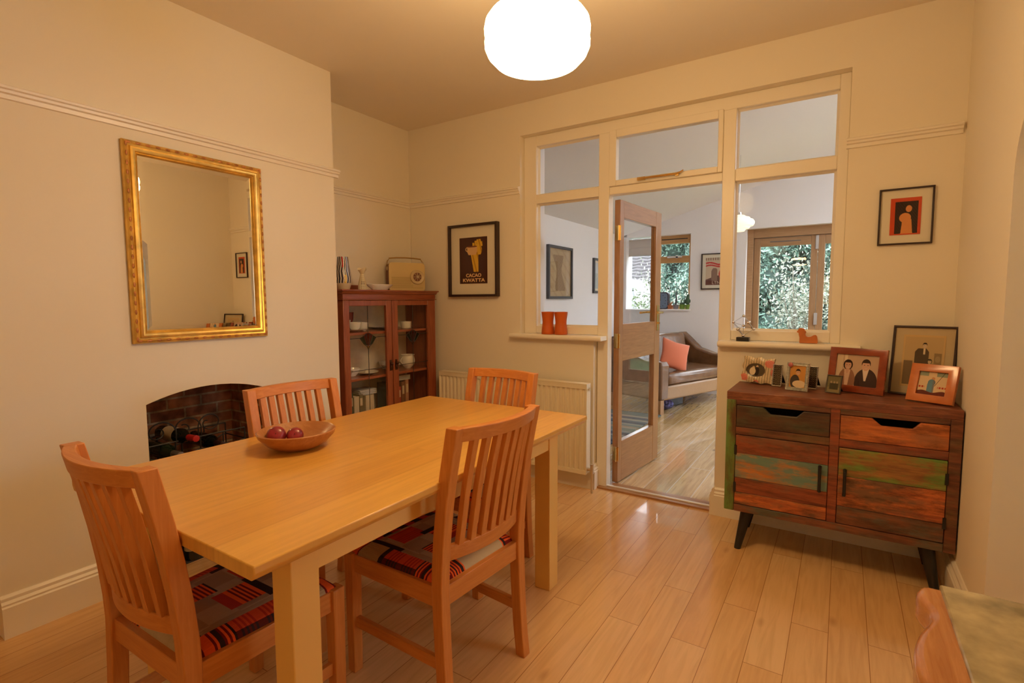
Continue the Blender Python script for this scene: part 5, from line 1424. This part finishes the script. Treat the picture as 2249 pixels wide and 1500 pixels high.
# local: front edge along x from -0.72 (near) to +0.72, front at y=0, back towards +y
SL, SDp = 0.74, 0.74
def rbox(name, x0, y0, z0, x1, y1, z1, bev, par, mt_=None, M=None):
    return MB().box(x0, y0, z0, x1, y1, z1, M).build(name, mt_ or LEATHER, par, bevel=bev, seg=4)
rbox('base', -SL + 0.03, 0.0, 0.16, SL - 0.03, SDp, 0.32, 0.02, so, mat('pale_tan_leather', (0.34, 0.20, 0.095), 0.32, bump=0.2, bscale=12))
def cushion_fn(w, d, t, puff):
    def fn(i, j):
        u, v = i * 2 - 1, j * 2 - 1
        r = max(0.0, (1 - abs(u) ** 4) * (1 - abs(v) ** 4)) ** 0.5
        return (u * w / 2, v * d / 2, t + puff * r + 0.006 * sin(u * 17 + 3 * sin(v * 5)) * r)
    return fn
cu = MB().box(-0.60, 0.0, 0.315, 0.60, 0.56, 0.40)
rbox('seat_cushion', -0.60, 0.005, 0.318, 0.60, 0.58, 0.462, 0.05, so)
bk = Matrix.Translation((0, 0.60, 0.42)) @ Matrix.Rotation(radians(-12), 4, 'X')
rbox('backrest', -0.61, -0.07, -0.12, 0.61, 0.10, 0.45, 0.06, so, None, bk)
for s in (-1, 1):
    prof = [(0.0, 0.16), (-0.01, 0.56), (0.02, 0.60), (0.22, 0.60), (0.45, 0.66), (0.62, 0.80), (0.70, 0.86), (0.76, 0.86), (0.76, 0.16)]
    a_, c_ = sorted((s * (SL + 0.02), s * (SL - 0.13)))
    MB().prism(prof, 'x', a_, c_).build('arm', LEATHER, so, bevel=0.025, seg=4, angle=60)
SOFALEG = wood('sofa_leg_wood', (0.30, 0.15, 0.06), (0.42, 0.24, 0.11), 'z', rough=0.4)
for sx_ in (-1, 1):
    for y_ in (0.01, 0.70):
        MB().box(min(sx_ * (SL + 0.005), sx_ * (SL - 0.06)), y_, 0, max(sx_ * (SL + 0.005), sx_ * (SL - 0.06)), y_ + 0.05, 0.17).build('leg', SOFALEG, so, bevel=0.004)
cs_ = thing('scatter_cushion', 'plain salmon orange cushion leaning against the near end of the leather sofa', 'cushion', (-1.690, 3.02, 0.635))
SALMON = mat('salmon_cloth', (0.62, 0.17, 0.085), 0.9, bump=0.1, bscale=60, sheen=0.2)
vs = []; fs = []
n_ = 20
b = MB()
for sg in (-1, 1):
    def fn(i, j):
        u, v = i * 2 - 1, j * 2 - 1
        r = max(0, (1 - u * u) * (1 - v * v)) ** 0.55
        pinch = 1 - 0.10 * (1 - abs(u * v)) * max(abs(u), abs(v)) ** 3
        return (u * 0.185 * pinch, sg * 0.068 * r, v * 0.185 * pinch)
    b.grid(fn, n_, n_)
cz = b.build('cushion_cover', SALMON, cs_, smooth=True)
bmm = bmesh.new(); bmm.from_mesh(cz.data); bmesh.ops.remove_doubles(bmm, verts=bmm.verts, dist=0.0005); bmesh.ops.recalc_face_normals(bmm, faces=bmm.faces); bmm.to_mesh(cz.data); bmm.free()
cs_.rotation_euler = (radians(-20), radians(18), radians(42))
bg_ = thing('cloth_bag', 'blue patterned cloth bag on the floor under the sofa', 'bag', (-1.76, 2.86, 0.0))
b = MB()
b.ball((0, 0, 0.068), 0.1, 20, (1.15, 0.8, 0.66))
b.build('bag_body', mat('blue_patterned_cloth', (0.12, 0.12, 0.30), 0.9, vary=0.9, bscale=45), bg_, smooth=True)
bx = thing('storage_box', 'black storage box on the floor under the sofa', 'box', (-1.80, 3.20, 0.0), radians(70))
MB().box(-0.16, -0.1, 0, 0.16, 0.1, 0.10).build('box_body', BLACK, bx, bevel=0.006)
MB().box(-0.163, -0.103, 0.10, 0.163, 0.103, 0.116).build('lid', mat('black_lid', (0.03, 0.03, 0.032), 0.3), bx, bevel=0.004)
# rug
RUGP = attr_mat('striped_rug_cloth', 0.95, 0.1)
o = MB().grid(lambda i, j: (-2.72 + 1.0 * i + 0.05 * j, 0.95 + 1.50 * j, 0.012), 4, 120).build('striped_rug', RUGP, None, solid=0.012)
RC = [(96, 104, 112), (128, 130, 130), (74, 84, 96), (150, 142, 128), (110, 120, 112), (84, 88, 100), (140, 128, 110), (92, 110, 118), (66, 72, 84)]
rng = random.Random(4)
seq = []
while len(seq) < 140: seq += [rng.choice(RC)] * rng.choice([1, 2, 2, 3, 4])
paint_faces(o, lambda c: seq[int((c.y - 0.95) / 1.5 * 119.9)])
tag(o, 'grey blue striped rug on the floor behind the open oak door', 'rug')
# pendant lamp
pl = thing('pendant_lamp', 'cream stepped glass pendant lamp in the room beyond the glazed screen', 'lamp', (-0.945, 2.60, 2.09))
SHADE2 = mat('stepped_shade_lit', (0.9, 0.8, 0.62), 0.3, emis=(1.0, 0.80, 0.52), estr=1.1)
MB().lathe([(0.0, -0.085), (0.055, -0.083), (0.07, -0.062), (0.10, -0.056), (0.112, -0.036), (0.138, -0.030), (0.150, -0.006), (0.150, 0.012), (0.136, 0.034), (0.112, 0.040), (0.102, 0.058), (0.072, 0.064), (0.052, 0.080), (0.03, 0.084), (0.0, 0.085)], n=40).build('lamp_shade', SHADE2, pl, smooth=True)
MB().lathe([(0.0, 0.084), (0.03, 0.084), (0.026, 0.11), (0.0, 0.115)], n=20).tube([(0, 0, 0.11), (0, 0, 0.70)], 0.004, 6).build('flex_and_cap', CHROME, pl)
# pictures
def oldmap(u, v):
    if abs(u - 0.46 + 0.12 * (v - .5)) < 0.17 + 0.06 * sin(v * 9) and 0.12 < v < 0.86:
        return (150, 124, 92) if int(u * 40 + v * 31) % 3 else (132, 106, 78)
    return (176, 152, 116) if int(u * 13 + v * 17) % 4 else (168, 142, 108)
picture('framed_map', 'dark framed brownish map on the left wall of the far room', 'picture', (XLL, 2.14, 1.623), 0, 0.605, 0.605, 0.030, 0.035, mat('dark_grey_frame', (0.06, 0.06, 0.07), 0.4), 0.0, oldmap, 60, 60)
def seascape(u, v):
    if 0.2 < u < .85 and 0.25 < v < 0.45 and int(v * 30 + sin(u * 9) * 2) % 3 == 0: return (110, 118, 124)
    return (206, 212, 216) if v > .6 else (186, 196, 198)
picture('framed_print', 'grey framed pale print on the left wall, right of the map', 'picture', (XLL, 3.40, 1.628), 0, 0.62, 0.46, 0.030, 0.03, mat('dark_grey_frame', (0.06, 0.06, 0.07), 0.4), 0.03, seascape, 50, 40)
def travel(u, v):
    if v < 0.15: return (104, 62, 52)
    if v > 0.9: return (196, 176, 150) if int(u * 30) % 3 else (120, 74, 64)
    w_ = 0.03 * sin(u * 8)
    if abs(v - 0.80 - w_ + 0.05 * u) < 0.028 or abs(v - 0.70 - w_) < 0.026: return (196, 62, 58)
    if ell(u, v, 0.72, 0.40, 0.16, 0.20): return (190, 34, 40)
    if ell(u, v, 0.72, 0.62, 0.07, 0.04): return (40, 26, 26)
    if 0.25 < u < 0.5 and 0.16 < v < 0.62 and ell(u, v, 0.38, 0.36, 0.16, 0.28): return (140, 112, 96)
    if v < 0.34 and v < 0.2 + 0.3 * u: return (112, 78, 66)
    return (206, 184, 156)
tp, o_, tw, th_, td = picture('framed_poster', 'black framed travel poster with a red figure on the far wall beside the window', 'picture', (-1.455, YF, 1.687), -90, 0.42, 0.487, 0.014, 0.022, BLACKFRAME, 0.045, travel, 70, 84)
text_obj('LTNE', 0.058, mat('pale_lettering', rgb(206, 184, 160), 0.8), tp, 'lettering', (0.0, -td - 0.0012, -th_ / 2 + 0.012))
# things on the window sill
WS = 1.170
ck = thing('clock', 'blue faced square alarm clock with a ring handle on the far window sill', 'clock', (-2.225, YF + 0.02, WS), radians(-8))
MB().prism(rr_poly(0.245, 0.245, 0.045), 'y', -0.02, 0.04).build('case', mat('dark_clock_case', (0.05, 0.035, 0.05), 0.35), ck, bevel=0.004, smooth=True)
MB().prism([(x, z + 0.014) for x, z in rr_poly(0.215, 0.215, 0.035)], 'y', -0.0225, -0.019).build('dial', mat('blue_dial', (0.16, 0.22, 0.32), 0.5), ck)
b = MB().box(-0.005, -0.026, 0.12, 0.005, -0.0228, 0.20).box(-0.06, -0.026, 0.117, 0.0, -0.0228, 0.127)
for k in range(12):
    a = 2 * pi * k / 12
    b.ball((0.085 * sin(a), -0.024, 0.1225 + 0.085 * cos(a)), 0.006, 8, (1, 0.3, 1))
b.build('hands_and_marks', mat('clock_black', (0.01, 0.01, 0.012), 0.5), ck)
MB().tube([(0.028 * cos(2 * pi * k / 16), 0.01, 0.262 + 0.026 * sin(2 * pi * k / 16)) for k in range(17)], 0.004, 6, cap=False).build('ring_handle', CHROME, ck)
def pot(label, x, r, h, c, plant):
    t = thing('potted_cactus' if plant != 'none' else 'small_pot', label, 'plant' if plant != 'none' else 'pot', (x, YF + 0.02, WS), 0, 'pots on the far window sill')
    cm = mat('pot_%d_%d' % (int(c[0] * 99), int(c[1] * 99)), c, 0.5)
    MB().lathe([(0.0, 0), (r * 0.72, 0), (r * 0.95, h * 0.9), (r, h * 0.9), (r, h), (r * 0.85, h), (r * 0.8, h * 0.85), (0.0, h * 0.85)], n=24).build('pot', cm, t, smooth=True)
    GR = mat('cactus_skin', (0.055, 0.11, 0.06), 0.6, vary=0.3, bscale=60)
    if plant == 'tall':
        b = MB().ball((0, 0, h + 0.07), 0.042, 14, (0.8, 0.8, 1.9))
        b.ball((0.025, 0, h + 0.05), 0.026, 12, (1, 1, 1.7)).ball((-0.028, 0, h + 0.045), 0.024, 12, (1, 1, 1.5))
        b.build('cactus', GR, t, smooth=True)
    if plant == 'small':
        b = MB()
        for k in range(7):
            a = 2 * pi * k / 7
            b.ball((0.022 * cos(a), 0.022 * sin(a), h + 0.012), 0.016, 10, (1, 1, 1.2))
        b.tube([(0.02, 0, h), (0.03, 0, h + 0.07), (0.026, 0, h + 0.12)], [0.008, 0.007, 0.003], 7).tube([(-0.02, 0, h), (-0.012, 0, h + 0.06), (0.012, 0, h + 0.09)], [0.008, 0.007, 0.003], 7)
        b.build('cactus', GR, t, smooth=True)
    if plant == 'spike':
        MB().tube([(0, 0, h * .8), (0.006, 0, h + 0.08), (0.0, 0, h + 0.17)], [0.013, 0.012, 0.006], 8).build('cactus', mat('dark_cactus', (0.05, 0.04, 0.055), 0.6), t, smooth=True)
    if plant == 'aloe':
        b = MB()
        for k in range(6):
            a = 2 * pi * k / 6
            b.tube([(0, 0, h * .85), (0.03 * cos(a), 0.03 * sin(a), h + 0.03), (0.045 * cos(a), 0.045 * sin(a), h + 0.06)], [0.009, 0.007, 0.001], 6)
        b.build('succulent', mat('orange_succulent', (0.35, 0.16, 0.07), 0.6), t, smooth=True)
pot('terracotta pot with a spiky succulent, next to the clock on the far sill', -2.095, 0.046, 0.055, (0.42, 0.13, 0.045), 'aloe')
pot('grey pot with a thin dark cactus spike on the far sill', -2.010, 0.044, 0.065, (0.20, 0.18, 0.20), 'spike')
pot('green pot with a small branching cactus on the far sill', -1.921, 0.044, 0.068, (0.14, 0.24, 0.03), 'small')
pot('green pot with a tall fat cactus at the right end of the far sill', -1.841, 0.040, 0.065, (0.16, 0.27, 0.03), 'tall')
orn = thing('window_ornament', 'tiny dark metal figures on a rail stuck to the far window pane', 'ornament', (-2.07, YF + 0.150, 1.695))
b = MB().box(-0.115, -0.004, -0.006, 0.115, 0.004, 0.0)
for x in (-0.03, 0.012): b.tube([(x, 0, 0), (x, 0, 0.045)], [0.011, 0.007], 8).ball((x, 0, 0.053), 0.009, 8)
b.tube([(-0.03, 0, 0.06), (-0.03, 0, 0.11)], 0.003, 6).ball((-0.028, 0, 0.11), 0.014, 8, (1.2, 0.4, 0.8)).ball((0.03, 0, 0.118), 0.013, 8, (1.3, 0.4, 0.8)).tube([(0.012, 0, 0.05), (0.03, 0, 0.118)], 0.0025, 6)
for x in (-0.08, 0.06, 0.085): b.tube([(x, 0, 0), (x, 0, 0.022)], [0.006, 0.004], 6)
b.build('figures', mat('dark_bronze', (0.04, 0.035, 0.035), 0.5), orn)
# tall shelf with white boxes, just showing past the jamb of the screen
sh = thing('tall_shelf', 'tall white shelf unit behind the left jamb of the glazed screen', 'shelf', (-2.53, 0.66, 0))
WP = mat('white_shelf_paint', (0.78, 0.76, 0.74), 0.5)
MB().box(-0.22, -0.15, 0, -0.20, 0.15, 1.325).box(0.20, -0.15, 0, 0.22, 0.15, 1.325).build('side_panel', WP, sh)
for z in (0.06, 0.48, 0.90, 1.305): MB().box(-0.20, -0.15, z, 0.20, 0.15, z + 0.02).build('shelf_board', WP, sh)
for k in range(3):
    t = thing('file_box', ['white red lined box lowest in the stack on the tall shelf', 'white red lined box in the middle of the stack on the tall shelf', 'white red lined box topmost of the stack on the tall shelf'][k], 'box', (-2.50, 0.66, 1.325 + 0.082 * k), 0, 'white boxes on the tall shelf')
    MB().box(-0.17, -0.13, 0, 0.185, 0.13, 0.060).build('box_body', mat('white_card', (0.80, 0.76, 0.70), 0.7), t)
    MB().box(-0.173, -0.133, 0.060, 0.188, 0.133, 0.081).build('lid', mat('white_card_lid', (0.76, 0.66, 0.60), 0.7), t)
    MB().box(-0.1745, -0.1345, 0.056, 0.1895, 0.1345, 0.060).build('red_line', mat('red_edging', (0.40, 0.10, 0.08), 0.7), t)

# ================================================================== garden
GZ = -0.25
struct(MB().box(-16, YF + 0.25, GZ - 0.2, 12, 30, GZ), 'floor', mat('garden_grass', (0.06, 0.10, 0.03), 0.95, vary=0.4, bscale=6))
rng = np.random.default_rng(11)
LEAF_A = mat('hedge_leaf', (0.11, 0.185, 0.14), 0.5, vary=0.5, bscale=3)
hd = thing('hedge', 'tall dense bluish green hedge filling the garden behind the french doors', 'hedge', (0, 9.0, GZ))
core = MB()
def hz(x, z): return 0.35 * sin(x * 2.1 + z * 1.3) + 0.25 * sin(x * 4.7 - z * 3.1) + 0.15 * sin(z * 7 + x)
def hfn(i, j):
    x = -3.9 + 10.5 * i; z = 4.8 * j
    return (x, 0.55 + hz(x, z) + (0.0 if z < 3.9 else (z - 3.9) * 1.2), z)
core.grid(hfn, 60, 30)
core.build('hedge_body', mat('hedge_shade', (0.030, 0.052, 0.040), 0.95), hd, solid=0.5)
pts = []
for _ in range(30000):
    x = rng.uniform(-3.9, 2.8); z = rng.uniform(0, 4.3)
    pts.append((x, 0.15 + hz(x, z) + rng.uniform(-0.22, 0.12) + (0.0 if z < 3.9 else (z - 3.9) * 1.2), z))
leafmesh('foliage', pts, 0.095, LEAF_A, hd, 5, 0.5, droop=0.5)
LEAF_W = mat('pale_leaf', (0.22, 0.235, 0.18), 0.5, vary=0.15, bscale=5)
BARK = mat('pale_bark', (0.13, 0.12, 0.09), 0.8)
def shrub(label, x, y, h, w, n_, mt_, seed, size, lean=0.0, trunk=0.035, low=0.25):
    t = thing('shrub', label, 'shrub', (x, y, GZ))
    rg = np.random.default_rng(seed)
    b = MB(); pts = []
    for k in range(9):
        a = rg.uniform(0, 2 * pi); L_ = h * rg.uniform(0.65, 1.0); rr_ = w * rg.uniform(0.3, 1.0)
        p = [Vector((0, 0, 0)), Vector((lean * .3 + 0.08 * cos(a), 0.08 * sin(a), h * low)), Vector((lean * .6 + rr_ * .5 * cos(a), rr_ * .5 * sin(a), L_ * .65)), Vector((lean + rr_ * cos(a), rr_ * sin(a), L_))]
        b.tube(p, [trunk, trunk * .7, trunk * .45, 0.006], 7)
        for _ in range(n_ // 9):
            tt = rg.uniform(0.30, 1.08)
            i0 = min(2, int(tt * 3)); q = p[i0].lerp(p[i0 + 1], tt * 3 - i0)
            s_ = 0.10 + 0.20 * w
            pts.append(tuple(q + Vector(rg.normal(size=3)) * s_ * 0.8))
    b.build('branches', BARK, t, smooth=True)
    leafmesh('foliage', pts, size, mt_, t, seed + 1, 0.5, droop=0.2)
shrub('pale cream leaved shrub with bare stems outside the french doors', -0.72, 6.9, 2.20, 0.62, 3000, LEAF_W, 21, 0.058, lean=0.25)
shrub('pale flowering shrub outside the small oak window', -3.05, 7.2, 1.95, 0.75, 3000, LEAF_W, 33, 0.055)
LEAF_B = mat('yellow_green_leaf', (0.070, 0.100, 0.032), 0.5, vary=0.3, bscale=5)
shrub('rounded yellow green bush seen through the upper glass of the oak door', -3.25, 6.1, 1.45, 0.55, 3600, LEAF_B, 47, 0.06, trunk=0.02, low=0.1)
# caravan
cv = thing('caravan', 'white caravan parked beyond the garden, seen through the door glass', 'caravan', (-6.62, 12.2, GZ))
CVW = mat('caravan_white', (0.20, 0.20, 0.21), 0.35)
pf_ = [(-1.6, 0.35), (1.25, 0.35), (1.55, 0.6), (1.62, 1.3), (1.50, 1.9), (1.22, 2.17), (0.9, 2.22), (-1.6, 2.26)]
MB().prism(pf_, 'y', -1.0, 1.0).build('body', CVW, cv, bevel=0.05, seg=3)
for x0, x1 in ((-1.2, -0.2), (0.30, 1.02)):
    f = MB().prism([(x + (x0 + x1) / 2, z + 1.28) for x, z in rr_poly(x1 - x0, 0.56, 0.09)], 'y', -1.015, -0.99).build('window_surround', mat('caravan_grey', (0.30, 0.31, 0.33), 0.4), cv)
    MB().prism([(x + (x0 + x1) / 2, z + 1.32) for x, z in rr_poly(x1 - x0 - 0.1, 0.48, 0.07)], 'y', -1.022, -1.012).build('window', mat('caravan_glass', (0.16, 0.30, 0.30), 0.1), f)
MB().box(-1.6, -1.012, 0.98, 1.58, -0.995, 1.06).build('stripe', mat('caravan_grey', (0.30, 0.31, 0.33), 0.4), cv)
for x in (-0.4, 0.35): MB().lathe([(0.0, -0.08), (0.24, -0.08), (0.31, -0.05), (0.31, 0.05), (0.24, 0.08), (0.0, 0.08)], (x, -0.85, 0.31), n=28, M=Matrix.Rotation(radians(90), 3, 'X')).build('wheel', mat('tyre', (0.02, 0.02, 0.02), 0.8), cv, smooth=True)
# neighbouring house
hs = thing('house', 'neighbouring house with a grey brown tiled roof behind the caravan', 'house', (-9.5, 15.0, GZ))
MB().box(-5, 0.3, 0, 4.2, 7, 2.3).build('wall', bricks('house_bricks', (0.30, 0.16, 0.10), (0.36, 0.20, 0.13), (0.4, 0.36, 0.3)), hs)
b = MB(); 
rows = 22
for i in range(rows):
    t0, t1 = i / rows, (i + 1) / rows
    ya_, za_ = -0.2 + 3.9 * t0, 2.25 + 2.8 * t0
    yb_, zb_ = -0.2 + 3.9 * t1, 2.25 + 2.8 * t1
    n_ = 46; vs = []; fs = []
    for k in range(n_ + 1):
        x = -5.3 + 9.8 * k / n_
        w_ = 0.035 if k % 2 else 0.0
        vs += [(x, ya_, za_ + w_), (x, yb_ + 0.05, zb_ + w_ - 0.02), (x, ya_, za_ + w_ - 0.05)]
    for k in range(n_):
        fs += [(k * 3, k * 3 + 3, k * 3 + 4, k * 3 + 1), (k * 3, k * 3 + 2, k * 3 + 5, k * 3 + 3)]
    b.add(vs, fs)
b.build('tiled_roof', mat('roof_tiles', (0.055, 0.046, 0.047), 0.8, vary=0.3, bscale=7), hs)
MB().prism([(-0.2, 2.2), (3.7, 5.0), (7.4, 2.2)], 'x', -5.2, 4.4).build('roof_body', mat('roof_underside', (0.10, 0.08, 0.08), 0.9), hs)
MB().tube([(-5.3, -0.27, 2.2), (4.5, -0.27, 2.2)], 0.05, 10).build('gutter', BLACK, hs)
